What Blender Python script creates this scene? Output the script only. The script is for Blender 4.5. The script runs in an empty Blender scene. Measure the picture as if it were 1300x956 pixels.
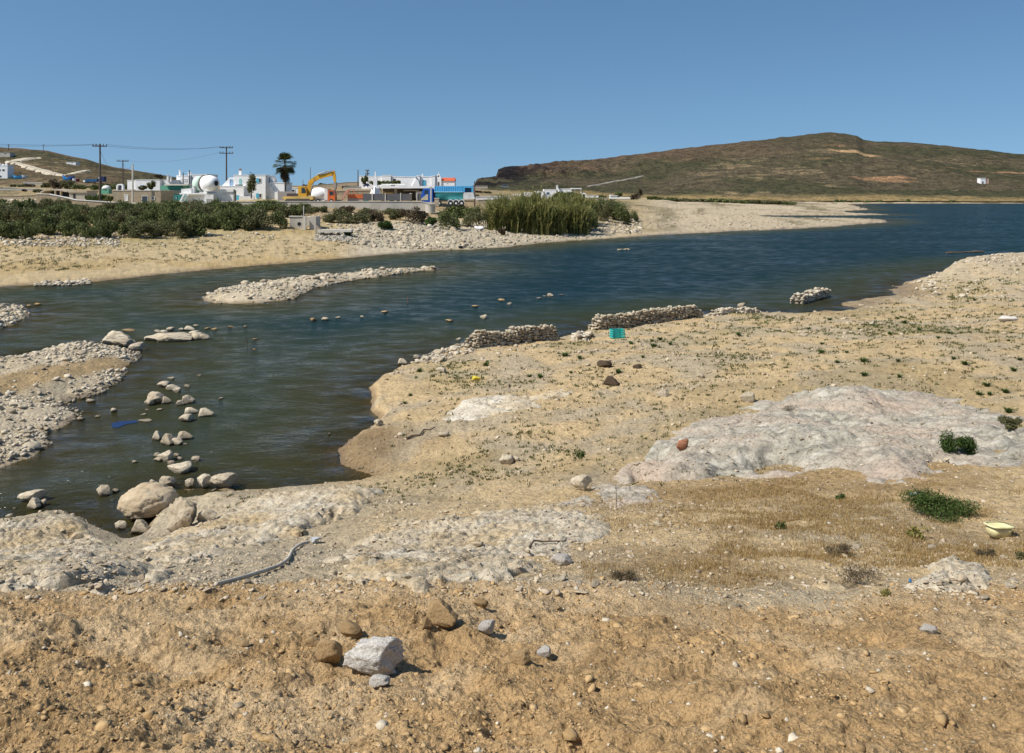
import bpy, bmesh, math, random
import numpy as np
from math import radians, sin, cos, pi

# ------------------------------------------------------------------ camera, sky, sun, exposure
sc = bpy.context.scene
col = sc.collection
H, F, HY, CX = 8.0, 1100.0, 243.0, 650.0        # eye height over the water, focal length and horizon in photo pixels
cam_d = bpy.data.cameras.new("camera")
cam = bpy.data.objects.new("camera", cam_d); col.objects.link(cam)
cam.location = (0, 0, H); cam.rotation_euler = (radians(90), 0, 0)
cam_d.sensor_width = 36; cam_d.lens = F / 1300 * 36; cam_d.shift_y = -(478 - HY) / 1300
cam_d.clip_start = 0.1; cam_d.clip_end = 20000
sc.camera = cam

SUN_EL, SUN_DIR = radians(50), (-0.90, -0.44)   # direction to the sun on the ground plane
world = bpy.data.worlds.new("World"); sc.world = world; world.use_nodes = True
wn, wl = world.node_tree.nodes, world.node_tree.links
wn.clear()
wo = wn.new("ShaderNodeOutputWorld"); wb = wn.new("ShaderNodeBackground"); sky = wn.new("ShaderNodeTexSky")
sky.sky_type = 'NISHITA'; sky.sun_disc = False
sky.sun_elevation = SUN_EL
sky.sun_rotation = math.atan2(SUN_DIR[0], SUN_DIR[1])
sky.altitude = 50; sky.air_density = 1.0; sky.dust_density = 0.6; sky.ozone_density = 2.0
tc = wn.new("ShaderNodeTexCoord"); mp = wn.new("ShaderNodeMapping"); mp.vector_type = 'POINT'
mp.inputs['Location'].default_value = (0, 0, 0.15); mp.inputs['Scale'].default_value = (1, 1, 0.95)
gm = wn.new("ShaderNodeHueSaturation"); gm.inputs['Saturation'].default_value = 1.16; gm.inputs['Hue'].default_value = 0.494
wl.new(tc.outputs['Generated'], mp.inputs['Vector']); wl.new(mp.outputs['Vector'], sky.inputs['Vector'])
wl.new(sky.outputs['Color'], gm.inputs['Color']); wl.new(gm.outputs['Color'], wb.inputs['Color'])
wb.inputs['Strength'].default_value = 0.088
wl.new(wb.outputs['Background'], wo.inputs['Surface'])

sun_d = bpy.data.lights.new("sun", 'SUN'); sun_d.energy = 4.1; sun_d.angle = radians(0.5); sun_d.color = (1, 0.95, 0.86)
sun = bpy.data.objects.new("sun", sun_d); col.objects.link(sun)
from mathutils import Vector
sd_ = Vector((SUN_DIR[0], SUN_DIR[1], 0)).normalized() * cos(SUN_EL) + Vector((0, 0, sin(SUN_EL)))
sun.rotation_euler = sd_.to_track_quat('Z', 'Y').to_euler(); sun.location = (-60, -20, 80)
sc.view_settings.view_transform = 'Standard'; sc.view_settings.look = 'None'
sc.view_settings.exposure = 0.40; sc.view_settings.gamma = 1.0; sc.view_settings.use_curve_mapping = False
sc.render.engine = 'CYCLES'
sc.cycles.max_bounces = 6; sc.cycles.transparent_max_bounces = 8; sc.cycles.use_denoising = True; sc.cycles.sample_clamp_indirect = 4
sc.cycles.caustics_reflective = False; sc.cycles.caustics_refractive = False

rng = np.random.default_rng(11)
random.seed(5)

# ------------------------------------------------------------------ numeric helpers
_L2 = rng.random((8, 256, 256))
def vnoise(x, y, k=0):
    L = _L2[k % 8]
    xi = np.floor(x).astype(np.int64); yi = np.floor(y).astype(np.int64)
    fx = x - xi; fy = y - yi
    fx = fx * fx * (3 - 2 * fx); fy = fy * fy * (3 - 2 * fy)
    x0 = xi & 255; x1 = (xi + 1) & 255; y0 = yi & 255; y1 = (yi + 1) & 255
    a = L[x0, y0] * (1 - fx) + L[x1, y0] * fx
    b = L[x0, y1] * (1 - fx) + L[x1, y1] * fx
    return (a * (1 - fy) + b * fy) * 2 - 1
def fbm(x, y, s, n=4, k=0, gain=0.5):
    x = x / s; y = y / s
    t = 0; a = 1.0; tot = 0
    for i in range(n):
        t = t + a * vnoise(x + 17.3 * i, y - 9.1 * i, k + i); tot += a
        x, y = (x * 0.8 - y * 0.6) * 2.03, (x * 0.6 + y * 0.8) * 2.03
        a *= gain
    return t / tot * 1.6
def ss(a, b, x):
    t = np.clip((x - a) / (b - a), 0, 1); return t * t * (3 - 2 * t)
def lerp(a, b, t): return a + (b - a) * t
def seg_sd(x, y, poly):
    """signed distance to a closed polygon, positive inside"""
    d2 = np.full(x.shape, 1e18); ins = np.zeros(x.shape, bool)
    n = len(poly)
    for i in range(n):
        ax, ay = poly[i]; bx, by = poly[(i + 1) % n]
        ex, ey = bx - ax, by - ay
        l2 = ex * ex + ey * ey + 1e-12
        t = np.clip(((x - ax) * ex + (y - ay) * ey) / l2, 0, 1)
        qx = x - (ax + t * ex); qy = y - (ay + t * ey)
        d2 = np.minimum(d2, qx * qx + qy * qy)
        if ay != by:
            c = ((ay > y) != (by > y)) & (x < (bx - ax) * (y - ay) / (by - ay) + ax)
            ins ^= c
    return np.where(ins, 1, -1) * np.sqrt(d2)
def WW(px, py):                                  # photo pixel on the water plane
    D = H * F / (py - HY); return ((px - CX) / F * D, D)
def X(px, D): return (px - CX) / F * D
def Z(py, D): return H - (py - HY) / F * D

# ------------------------------------------------------------------ shorelines (water plane)
far_px = [(-700, 440), (-300, 400), (-100, 376), (0, 363.5), (60, 361), (120, 357), (200, 349), (260, 343), (330, 337), (400, 331), (470, 325),
          (540, 318.5), (600, 317), (640, 314), (680, 309.5), (720, 306), (760, 303.5), (800, 301), (860, 297), (920, 294),
          (960, 292.5), (1000, 291), (1040, 289), (1075, 286.5), (1105, 284), (1124, 281.5), (1126, 279.5), (1108, 278), (1070, 276.6),
          (1000, 276.5), (940, 276.3), (893, 276.0), (893, 274.2), (960, 273.6), (1060, 273.6), (1139, 273.0), (1120, 271.8), (1080, 270.2),
          (1068, 268.6), (1106, 266), (1096, 263.5), (1086, 261), (1078, 259.2), (1120, 258.7), (1300, 258.4), (1700, 258), (2400, 258)]
FAR = [WW(*p) for p in far_px] + [(9000, 4000), (0, 9000), (-9000, 4000), (-6000, 200)]
near_px = [(-900, 900), (-300, 720), (-100, 685), (0, 668), (40, 660), (75, 653), (100, 655), (125, 672), (143, 686), (165, 692), (178, 684), (192, 668), (203, 650), (206, 630), (236, 620),
           (290, 619), (308, 628), (330, 630), (400, 623), (450, 616), (482, 607), (458, 599), (433, 591), (432, 572), (442, 558), (468, 547),
           (479, 530), (473, 508), (470, 492), (490, 478), (520, 462), (560, 447), (600, 440), (650, 434), (705, 431),
           (730, 425), (750, 418), (800, 411), (880, 403), (900, 397), (960, 396), (1010, 397.5), (1070, 396), (1082, 391), (1072, 387), (1078, 383), (1110, 378),
           (1142, 375), (1134, 367), (1150, 358), (1185, 348), (1235, 340), (1275, 334), (1330, 331), (1500, 324), (2000, 318)]
NEAR = [WW(*p) for p in near_px] + [(900, 60), (900, -60), (-900, -60), (-60, 5)]
left_px = [(-700, 560), (-300, 500), (-100, 470), (0, 459), (56, 448), (121, 439), (175, 446), (176, 454), (158, 468), (152, 482), (127, 499), (86, 513),
           (104, 525), (86, 540), (56, 551), (59, 565), (37, 580), (0, 591), (-100, 615), (-300, 680), (-700, 800)]
LEFT = [WW(*p) for p in left_px]
mid_px = [(257, 379), (275, 371), (300, 366), (340, 360), (380, 356), (440, 349.5), (500, 344), (552, 340), (556, 342), (510, 347), (450, 355.5),
          (400, 365), (375, 378), (330, 385), (270, 385)]
MID = [WW(*p) for p in mid_px]
spit_px = [(-300, 405), (-100, 394), (0, 389), (28, 392), (38, 401), (22, 408), (0, 418), (-100, 440), (-300, 480)]
SPIT = [WW(*p) for p in spit_px]

# ------------------------------------------------------------------ ground grid
uc = np.concatenate([np.linspace(-1.9, -0.66, 46)[:-1], np.linspace(-0.66, 0.66, 1050), np.linspace(0.66, 1.9, 46)[1:]])
def inv_rows(a, b, n): return 1 / np.linspace(1 / a, 1 / b, n)
rows = np.concatenate([np.linspace(1.5, 4.4, 16)[:-1], inv_rows(4.4, 30, 640)[:-1], inv_rows(30, 620, 330)[:-1], np.geomspace(620, 6000, 26)])
U, DD = np.meshgrid(uc, rows)
GX, GY = U * DD, DD
FOOT = 9.0
def smin(a, b, k):
    h = np.clip(0.5 + 0.5 * (b - a) / k, 0, 1); return lerp(b, a, h) - k * h * (1 - h)
def far_height(x, y, ds):
    px = x / np.maximum(y, 1) * F + CX
    slope = np.interp(px, [-600, 0, 200, 330, 450, 620, 760, 860, 1000], [.06, .068, .08, .108, .135, .13, .075, .025, .02])
    zp = np.interp(y, [60, 130, 145, 160, 175, 220, 260, 350, 500, 900], [4.7, 5.3, 5.75, 6.15, 6.3, 7.5, 9.0, 10.2, 11, 12])
    m = np.interp(px, [560, 640, 720, 800, 900, 1050, 1300], [1, .72, .55, .34, .24, .2, .2])
    return smin(np.maximum(ds, 0) * slope, zp * m, .7) + 0.06 * ss(0, 1.5, ds)
def ground_height(x, y, want=False):
    out = np.full(x.shape, -1e3)
    jit = fbm(x, y, 1.6, 3, 1) * np.clip(0.007 * y, 0.02, 0.6) + fbm(x, y, 14, 2, 3) * np.clip(0.004 * y - .1, 0, .8)
    dF = seg_sd(x, y, FAR) + jit
    dN = seg_sd(x, y, NEAR) + jit
    dL = seg_sd(x, y, LEFT) + jit * 1.2
    dM = seg_sd(x, y, MID) + jit
    dS = seg_sd(x, y, SPIT) + jit
    dmax = np.maximum.reduce([dF, dN, dL, dM, dS])
    floor = -np.clip(-dmax * 0.13, 0, 2.5) - .03
    hF = far_height(x, y, dF)
    db = np.maximum(y - FOOT, 0)
    s = np.maximum(dN, 0) / (np.maximum(dN, 0) + db + 1e-6)
    hN = 3.62 * s ** 1.12
    hN = np.minimum(hN, np.maximum(dN, 0) * 0.55) + 0.24 * ss(0.0, 0.45, dN + 0.15 * fbm(x, y, 2.5, 2, 5)) * ss(80, 25, y)
    mound = 2.1 * np.exp(-((x - 50) / 14) ** 2 - ((y - 81) / 11) ** 2) + 0.5 * np.exp(-((x - 40.5) / 4) ** 2 - ((y - 78) / 6) ** 2)
    hN = hN + mound * ss(0, 4, dN) * (1 + .22 * fbm(x, y, 5, 3, 2))
    hN = hN + (fbm(x, y, 6, 3, 4) * 0.10 + fbm(x, y, 1.3, 3, 6) * 0.035) * ss(0, 2, dN)
    # the tipped soil bank nearest the eye
    edge = FOOT + 0.30 * fbm(x, y, 2.2, 3, 2) + .12 * fbm(x, y, .5, 2, 3)
    bank = 3.84 + 0.24 * (edge - y)
    bank = np.minimum(bank, 6.3)
    bump = fbm(x, y, 1.4, 3, 1) * 0.10 + fbm(x, y, 0.34, 5, 4, .68) * 0.085 - .05 * np.abs(fbm(x, y, .5, 3, 7))
    hB = bank + bump * 0.8
    hN = np.where(dN > -1, lerp(hN, np.maximum(hB, hN), ss(edge + .22, edge - .1, y)), hN)
    hL = 0.5 * (1 - np.exp(-np.maximum(dL, 0) / 1.3)) + 0.28 * ss(0, 4, dL) + 0.1 * fbm(x, y, 1.5, 3, 2) * ss(0, 1.5, dL)
    hM = 0.45 * (1 - np.exp(-np.maximum(dM, 0) / 1.2)) + 0.1 * ss(0, 1.5, dM)
    hS = 0.45 * (1 - np.exp(-np.maximum(dS, 0) / 1.2)) + 0.1 * ss(0, 1.5, dS)
    h = floor
    for d, hh in ((dF, hF), (dN, hN), (dL, hL), (dM, hM), (dS, hS)):
        h = np.where(d > 0, np.maximum(h, hh), h)
    # a shallow pool behind the boulders at the near shore
    px_, py_ = WW(253, 633)
    e = 1 - np.sqrt(((x - px_) / .95) ** 2 + ((y - py_) / .62) ** 2)
    h = np.where(e > -0.4, np.minimum(h, lerp(h, -0.16, ss(-.4, .3, e))), h)
    rough = (fbm(x, y, 0.6, 4, 5, .6) + .8 * fbm(x, y, .22, 3, 2, .6) * ss(60, 20, y)) * np.clip(0.022 + 0.0006 * y, 0, .12) * ss(0.0, 0.8, dmax)
    h = h + rough + np.where(dF > 0, fbm(x, y, 9, 4, 2, .6) * 0.28 * ss(6, 25, dF) + np.clip(fbm(x, y, 26, 4, 3, .6), 0, 1) * 1.3 * ss(8, 30, dF) * ss(150, 190, y) * ss(560, 420, y) * ss(.13, .2, x / np.maximum(y, 1)), 0)
    h = np.where(y > 620, np.minimum(h, lerp(h, -2.0, ss(620, 1200, y))), h)
    if want: return h, dF, dN, dL, dM, dS, dmax, edge
    return h
GH, dF, dN, dL, dM, dS, dMax, EDGE = ground_height(GX, GY, True)
def hq(x, y):
    x = np.asarray(x, float); y = np.asarray(y, float)
    c = np.interp(x / np.maximum(y, 1e-3), uc, np.arange(len(uc))); r = np.interp(y, rows, np.arange(len(rows)))
    c0 = np.clip(c.astype(int), 0, len(uc) - 2); r0 = np.clip(r.astype(int), 0, len(rows) - 2)
    fc, fr = c - c0, r - r0
    g = GH
    return (g[r0, c0] * (1 - fc) + g[r0, c0 + 1] * fc) * (1 - fr) + (g[r0 + 1, c0] * (1 - fc) + g[r0 + 1, c0 + 1] * fc) * fr
_Ds = np.concatenate([inv_rows(4.2, 40, 900), inv_rows(40, 900, 900)])
OUT = []                                        # outcrop grids, once built
def otop(x, y):
    x = np.asarray(x, float); y = np.asarray(y, float); t = np.full(x.shape, -1e3)
    for x0, y0, dx, dy, z in OUT:
        i = np.round((x - x0) / dx).astype(int); j = np.round((y - y0) / dy).astype(int)
        k = (i >= 0) & (j >= 0) & (i < z.shape[1]) & (j < z.shape[0])
        t = np.where(k, np.maximum(t, z[np.clip(j, 0, z.shape[0] - 1), np.clip(i, 0, z.shape[1] - 1)]), t)
    return t
def hit(px, py, floor0=True):
    """where the sight line through a photo pixel meets the ground"""
    u = (px - CX) / F
    z = H - (py - HY) / F * _Ds
    g = hq(u * _Ds, _Ds)
    if OUT: g = np.maximum(g, otop(u * _Ds, _Ds))
    if floor0: g = np.maximum(g, 0)
    k = np.argmax(z <= g)
    if not (z <= g).any(): k = len(_Ds) - 1
    D = _Ds[k]
    return (u * D, D, float(g[k]))

# ------------------------------------------------------------------ materials
def new_mat(name):
    m = bpy.data.materials.new(name); m.use_nodes = True
    nt = m.node_tree; nt.nodes.clear()
    o = nt.nodes.new("ShaderNodeOutputMaterial"); b = nt.nodes.new("ShaderNodeBsdfPrincipled")
    nt.links.new(b.outputs[0], o.inputs[0])
    return m, nt, b, o
def nd(nt, t, **kw):
    n = nt.nodes.new(t)
    for k, v in kw.items():
        if hasattr(n, k): setattr(n, k, v)
        else: n.inputs[k].default_value = v
    return n
def noise(nt, scale, detail=4, rough=.55, vec=None):
    n = nd(nt, "ShaderNodeTexNoise"); n.inputs['Scale'].default_value = scale; n.inputs['Detail'].default_value = detail
    n.inputs['Roughness'].default_value = rough
    if vec is not None: nt.links.new(vec, n.inputs['Vector'])
    return n
def ramp(nt, fac, stops):
    r = nd(nt, "ShaderNodeValToRGB"); cr = r.color_ramp
    while len(cr.elements) < len(stops): cr.elements.new(.5)
    for e, (p, c) in zip(cr.elements, stops):
        e.position = p; e.color = (*c, 1) if len(c) == 3 else c
    nt.links.new(fac, r.inputs[0]); return r
def mixc(nt, a, b, fac, mode='MIX'):
    m = nd(nt, "ShaderNodeMix", data_type='RGBA', blend_type=mode)
    for sock, v in ((m.inputs[0], fac), (m.inputs[6], a), (m.inputs[7], b)):
        if isinstance(v, (int, float)): sock.default_value = v
        elif isinstance(v, tuple): sock.default_value = (*v, 1)
        else: nt.links.new(v, sock)
    return m.outputs[2]
def geo_pos(nt): return nd(nt, "ShaderNodeNewGeometry").outputs['Position']
MATS = {}
def simple(name, c, rough=.7, var=.18, scale=1.5, bump=0.0, metal=0.0, dirt=None, spec=.4):
    """paint, plaster, metal: a base colour with stains and a fine unevenness"""
    if name in MATS: return MATS[name]
    m, nt, b, o = new_mat(name)
    tcn = nd(nt, "ShaderNodeTexCoord").outputs['Object']
    n = noise(nt, scale, 6, .6, tcn)
    lo = tuple(max(0, v * (1 - var)) for v in c) if dirt is None else dirt
    hi = tuple(min(.95, v * (1 + var * .35)) for v in c)
    r = ramp(nt, n.outputs[0], [(.3, lo), (.5, c), (.75, hi)])
    nt.links.new(r.outputs[0], b.inputs['Base Color'])
    b.inputs['Roughness'].default_value = rough; b.inputs['Metallic'].default_value = metal
    b.inputs['Specular IOR Level'].default_value = spec
    if bump:
        bp = nd(nt, "ShaderNodeBump"); bp.inputs['Strength'].default_value = .6; bp.inputs['Distance'].default_value = bump
        nt.links.new(noise(nt, scale * 5, 5, .6, tcn).outputs[0], bp.inputs['Height']); nt.links.new(bp.outputs[0], b.inputs['Normal'])
    MATS[name] = m; return m
def ground_mat():
    m, nt, b, o = new_mat("ground_soil")
    at = nd(nt, "ShaderNodeAttribute", attribute_name="alb")
    wet = nd(nt, "ShaderNodeAttribute", attribute_name="wet")
    p = geo_pos(nt)
    n1 = noise(nt, 9, 6, .65, p); n2 = noise(nt, 45, 4, .7, p); n3 = noise(nt, 1.1, 5, .6, p)
    r1 = ramp(nt, n1.outputs[0], [(.3, (.5, .48, .44)), (.47, (1, 1, 1)), (.7, (1.25, 1.24, 1.22))])
    r2 = ramp(nt, n2.outputs[0], [(.32, (.55, .53, .49)), (.48, (1, 1, 1)), (.7, (1.3, 1.29, 1.28))])
    r3 = ramp(nt, n3.outputs[0], [(.3, (.82, .80, .77)), (.6, (1.06, 1.05, 1.04))])
    c = mixc(nt, at.outputs['Color'], r1.outputs[0], 1.0, 'MULTIPLY')
    c = mixc(nt, c, r2.outputs[0], 1.0, 'MULTIPLY'); c = mixc(nt, c, r3.outputs[0], 1.0, 'MULTIPLY')
    nt.links.new(c, b.inputs['Base Color'])
    rr = nd(nt, "ShaderNodeMapRange"); nt.links.new(wet.outputs['Fac'], rr.inputs[0]); rr.inputs[3].default_value = .95; rr.inputs[4].default_value = .5
    nt.links.new(rr.outputs[0], b.inputs['Roughness']); b.inputs['Specular IOR Level'].default_value = .25
    add = nd(nt, "ShaderNodeMath", operation='ADD'); nt.links.new(n1.outputs[0], add.inputs[0])
    h2 = nd(nt, "ShaderNodeMath", operation='MULTIPLY'); h2.inputs[1].default_value = .35
    nt.links.new(n2.outputs[0], h2.inputs[0]); nt.links.new(h2.outputs[0], add.inputs[1])
    bp = nd(nt, "ShaderNodeBump"); bp.inputs['Strength'].default_value = 1.0; bp.inputs['Distance'].default_value = .10
    nt.links.new(add.outputs[0], bp.inputs['Height']); nt.links.new(bp.outputs[0], b.inputs['Normal'])
    return m
def stone_mat(name, a, b_, c_, bump=.03, scale=5.0, island=True):
    m, nt, b, o = new_mat(name)
    p = nd(nt, "ShaderNodeTexCoord").outputs['Object'] if not island else geo_pos(nt)
    n1 = noise(nt, scale, 7, .65, p); n2 = noise(nt, scale * 6, 4, .6, p)
    r = ramp(nt, n1.outputs[0], [(.25, a), (.5, b_), (.75, c_)])
    cc = r.outputs[0]
    if island:
        g = nd(nt, "ShaderNodeNewGeometry")
        ri = ramp(nt, g.outputs['Random Per Island'], [(0, (.62, .58, .54)), (.4, (.95, .93, .9)), (1, (1.18, 1.17, 1.16))])
        cc = mixc(nt, cc, ri.outputs[0], 1.0, 'MULTIPLY')
    else:
        oi = nd(nt, "ShaderNodeObjectInfo")
        ri = ramp(nt, oi.outputs['Random'], [(0, (.75, .72, .68)), (.5, (1, .98, .96)), (1, (1.12, 1.12, 1.12))])
        cc = mixc(nt, cc, ri.outputs[0], 1.0, 'MULTIPLY')
    sx = nd(nt, "ShaderNodeSeparateXYZ"); nt.links.new(geo_pos(nt), sx.inputs[0])   # wet foot where a stone stands in the water
    wz = nd(nt, "ShaderNodeMapRange"); nt.links.new(sx.outputs[2], wz.inputs[0]); wz.inputs[1].default_value = .03; wz.inputs[2].default_value = .13; wz.inputs[3].default_value = .42; wz.inputs[4].default_value = 1
    cc = mixc(nt, cc, wz.outputs[0], 1.0, 'MULTIPLY')
    nt.links.new(cc, b.inputs['Base Color']); b.inputs['Roughness'].default_value = .92; b.inputs['Specular IOR Level'].default_value = .25
    add = nd(nt, "ShaderNodeMath", operation='ADD'); nt.links.new(n1.outputs[0], add.inputs[0])
    h2 = nd(nt, "ShaderNodeMath", operation='MULTIPLY'); h2.inputs[1].default_value = .3
    nt.links.new(n2.outputs[0], h2.inputs[0]); nt.links.new(h2.outputs[0], add.inputs[1])
    bp = nd(nt, "ShaderNodeBump"); bp.inputs['Strength'].default_value = .9; bp.inputs['Distance'].default_value = bump
    nt.links.new(add.outputs[0], bp.inputs['Height']); nt.links.new(bp.outputs[0], b.inputs['Normal'])
    MATS[name] = m; return m
def leaf_mat(name, dark, mid, light, trans=.25):
    m, nt, b, o = new_mat(name)
    g = nd(nt, "ShaderNodeNewGeometry")
    n = noise(nt, .9, 3, .5, g.outputs['Position'])
    ad = nd(nt, "ShaderNodeMath", operation='MULTIPLY_ADD'); ad.inputs[1].default_value = .55
    nt.links.new(g.outputs['Random Per Island'], ad.inputs[0]); 
    sb = nd(nt, "ShaderNodeMath", operation='MULTIPLY'); sb.inputs[1].default_value = .5; nt.links.new(n.outputs[0], sb.inputs[0]); nt.links.new(sb.outputs[0], ad.inputs[2])
    r = ramp(nt, ad.outputs[0], [(.2, dark), (.5, mid), (.85, light)])
    nt.links.new(r.outputs[0], b.inputs['Base Color']); b.inputs['Roughness'].default_value = .75; b.inputs['Specular IOR Level'].default_value = .2
    t = nd(nt, "ShaderNodeBsdfTranslucent"); nt.links.new(r.outputs[0], t.inputs[0])
    mx = nd(nt, "ShaderNodeMixShader"); mx.inputs[0].default_value = trans
    nt.links.new(b.outputs[0], mx.inputs[1]); nt.links.new(t.outputs[0], mx.inputs[2]); nt.links.new(mx.outputs[0], o.inputs[0])
    MATS[name] = m; return m
def water_mat():
    m, nt, b, o = new_mat("lake_water"); nt.nodes.remove(b)
    at = nd(nt, "ShaderNodeAttribute", attribute_name="depth")
    p = geo_pos(nt)
    big = noise(nt, .05, 3, .5, p)
    def wave(scale, rotz, sx, det):
        mpn = nd(nt, "ShaderNodeMapping"); mpn.inputs['Rotation'].default_value = (0, 0, rotz); mpn.inputs['Scale'].default_value = (sx, 1, 1)
        nt.links.new(p, mpn.inputs[0]); return noise(nt, scale, det, .6, mpn.outputs[0])
    w1 = wave(.9, radians(16), .8, 5); w2 = wave(2.6, radians(8), .55, 4); w3 = wave(.22, radians(25), .6, 2)
    def mul(a, k):
        q = nd(nt, "ShaderNodeMath", operation='MULTIPLY'); nt.links.new(a, q.inputs[0])
        if isinstance(k, float): q.inputs[1].default_value = k
        else: nt.links.new(k, q.inputs[1])
        return q.outputs[0]
    def add(a, c):
        q = nd(nt, "ShaderNodeMath", operation='ADD'); nt.links.new(a, q.inputs[0]); nt.links.new(c, q.inputs[1]); return q.outputs[0]
    hgt = add(add(mul(w1.outputs[0], .55), mul(w2.outputs[0], .14)), mul(w3.outputs[0], .8))
    amp = ramp(nt, big.outputs[0], [(.3, (.45, .45, .45)), (.6, (1, 1, 1))])
    # small waves die out in the shallows
    sh = nd(nt, "ShaderNodeMapRange"); nt.links.new(at.outputs['Fac'], sh.inputs[0]); sh.inputs[1].default_value = 0; sh.inputs[2].default_value = .5; sh.inputs[3].default_value = .25; sh.inputs[4].default_value = 1
    hgt = mul(mul(hgt, amp.outputs[0]), sh.outputs[0])
    bp = nd(nt, "ShaderNodeBump"); bp.inputs['Strength'].default_value = 1; bp.inputs['Distance'].default_value = 1.4
    nt.links.new(hgt, bp.inputs['Height'])
    e = nd(nt, "ShaderNodeMath", operation='MULTIPLY'); e.inputs[1].default_value = -2.6; nt.links.new(at.outputs['Fac'], e.inputs[0])
    ex = nd(nt, "ShaderNodeMath", operation='EXPONENT'); nt.links.new(e.outputs[0], ex.inputs[0])
    dr = nd(nt, "ShaderNodeMapRange"); nt.links.new(at.outputs['Fac'], dr.inputs[0]); dr.inputs[2].default_value = 1.9
    body = ramp(nt, dr.outputs[0], [(0, (.075, .070, .028)), (.3, (.040, .050, .030)), (.75, (.014, .033, .036)), (1, (.009, .028, .036))])
    dif = nd(nt, "ShaderNodeBsdfDiffuse"); nt.links.new(body.outputs[0], dif.inputs[0]); 
    tr = nd(nt, "ShaderNodeBsdfTransparent"); tr.inputs[0].default_value = (.52, .50, .34, 1)
    mx = nd(nt, "ShaderNodeMixShader"); nt.links.new(ex.outputs[0], mx.inputs[0]); nt.links.new(dif.outputs[0], mx.inputs[1]); nt.links.new(tr.outputs[0], mx.inputs[2])
    gl = nd(nt, "ShaderNodeBsdfGlossy"); gl.inputs['Roughness'].default_value = .12; gl.inputs[0].default_value = (.82, .92, 1, 1); nt.links.new(bp.outputs[0], gl.inputs['Normal'])
    fr = nd(nt, "ShaderNodeFresnel"); fr.inputs[0].default_value = 1.30; nt.links.new(bp.outputs[0], fr.inputs['Normal'])
    fm = nd(nt, "ShaderNodeMath", operation='MULTIPLY'); fm.inputs[1].default_value = .75; nt.links.new(fr.outputs[0], fm.inputs[0])
    st = wave(.14, radians(6), .45, 5); st2 = wave(.8, radians(16), .75, 6); sr = ramp(nt, add(mul(st.outputs[0], .3), mul(st2.outputs[0], .7)), [(.40, (.12, .12, .12)), (.5, (.5, .5, .5)), (.60, (1.25, 1.25, 1.25))])
    nt.links.new(sr.outputs[0], fm.inputs[1])
    m2 = nd(nt, "ShaderNodeMixShader"); nt.links.new(fm.outputs[0], m2.inputs[0]); nt.links.new(mx.outputs[0], m2.inputs[1]); nt.links.new(gl.outputs[0], m2.inputs[2])
    nt.links.new(m2.outputs[0], o.inputs[0])
    return m

# ------------------------------------------------------------------ object helpers
def tag(o, label=None, cat=None, group=None, kind=None):
    if label: o["label"] = label
    if cat: o["category"] = cat
    if group: o["group"] = group
    if kind: o["kind"] = kind
    return o
def empty(name, loc, label, cat, group=None):
    o = bpy.data.objects.new(name, None); col.objects.link(o); o.location = loc; o.empty_display_size = .3
    return tag(o, label, cat, group)
def np_mesh(name, v, quads=None, tris=None, smooth=False):
    me = bpy.data.meshes.new(name)
    v = np.asarray(v, np.float32); me.vertices.add(len(v)); me.vertices.foreach_set("co", v.ravel())
    parts = []; sizes = []
    if quads is not None and len(quads): parts.append(np.asarray(quads, np.int32).ravel()); sizes.append(np.full(len(quads), 4, np.int32))
    if tris is not None and len(tris): parts.append(np.asarray(tris, np.int32).ravel()); sizes.append(np.full(len(tris), 3, np.int32))
    lv = np.concatenate(parts); sz = np.concatenate(sizes)
    me.loops.add(len(lv)); me.loops.foreach_set("vertex_index", lv)
    me.polygons.add(len(sz)); me.polygons.foreach_set("loop_start", np.concatenate([[0], np.cumsum(sz)[:-1]]).astype(np.int32))
    if smooth: me.polygons.foreach_set("use_smooth", np.ones(len(sz), bool))
    me.update(calc_edges=True); me.validate()
    return me
def link_mesh(name, me, mat=None, parent=None, loc=None):
    o = bpy.data.objects.new(name, me); col.objects.link(o)
    if mat is not None and not me.materials: me.materials.append(mat)
    if parent: o.parent = parent
    if loc is not None: o.location = loc
    return o
def float_attr(me, name, a):
    t = me.attributes.new(name, 'FLOAT', 'POINT'); t.data.foreach_set("value", np.asarray(a, np.float32).ravel())
def color_attr(me, name, a):
    t = me.attributes.new(name, 'FLOAT_COLOR', 'POINT')
    a = np.concatenate([a, np.ones((len(a), 1))], 1); t.data.foreach_set("color", a.astype(np.float32).ravel())
def grid_quads(nr, nc):
    i = np.arange(nr * nc).reshape(nr, nc)
    return np.stack([i[:-1, :-1], i[:-1, 1:], i[1:, 1:], i[1:, :-1]], -1).reshape(-1, 4)

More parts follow.
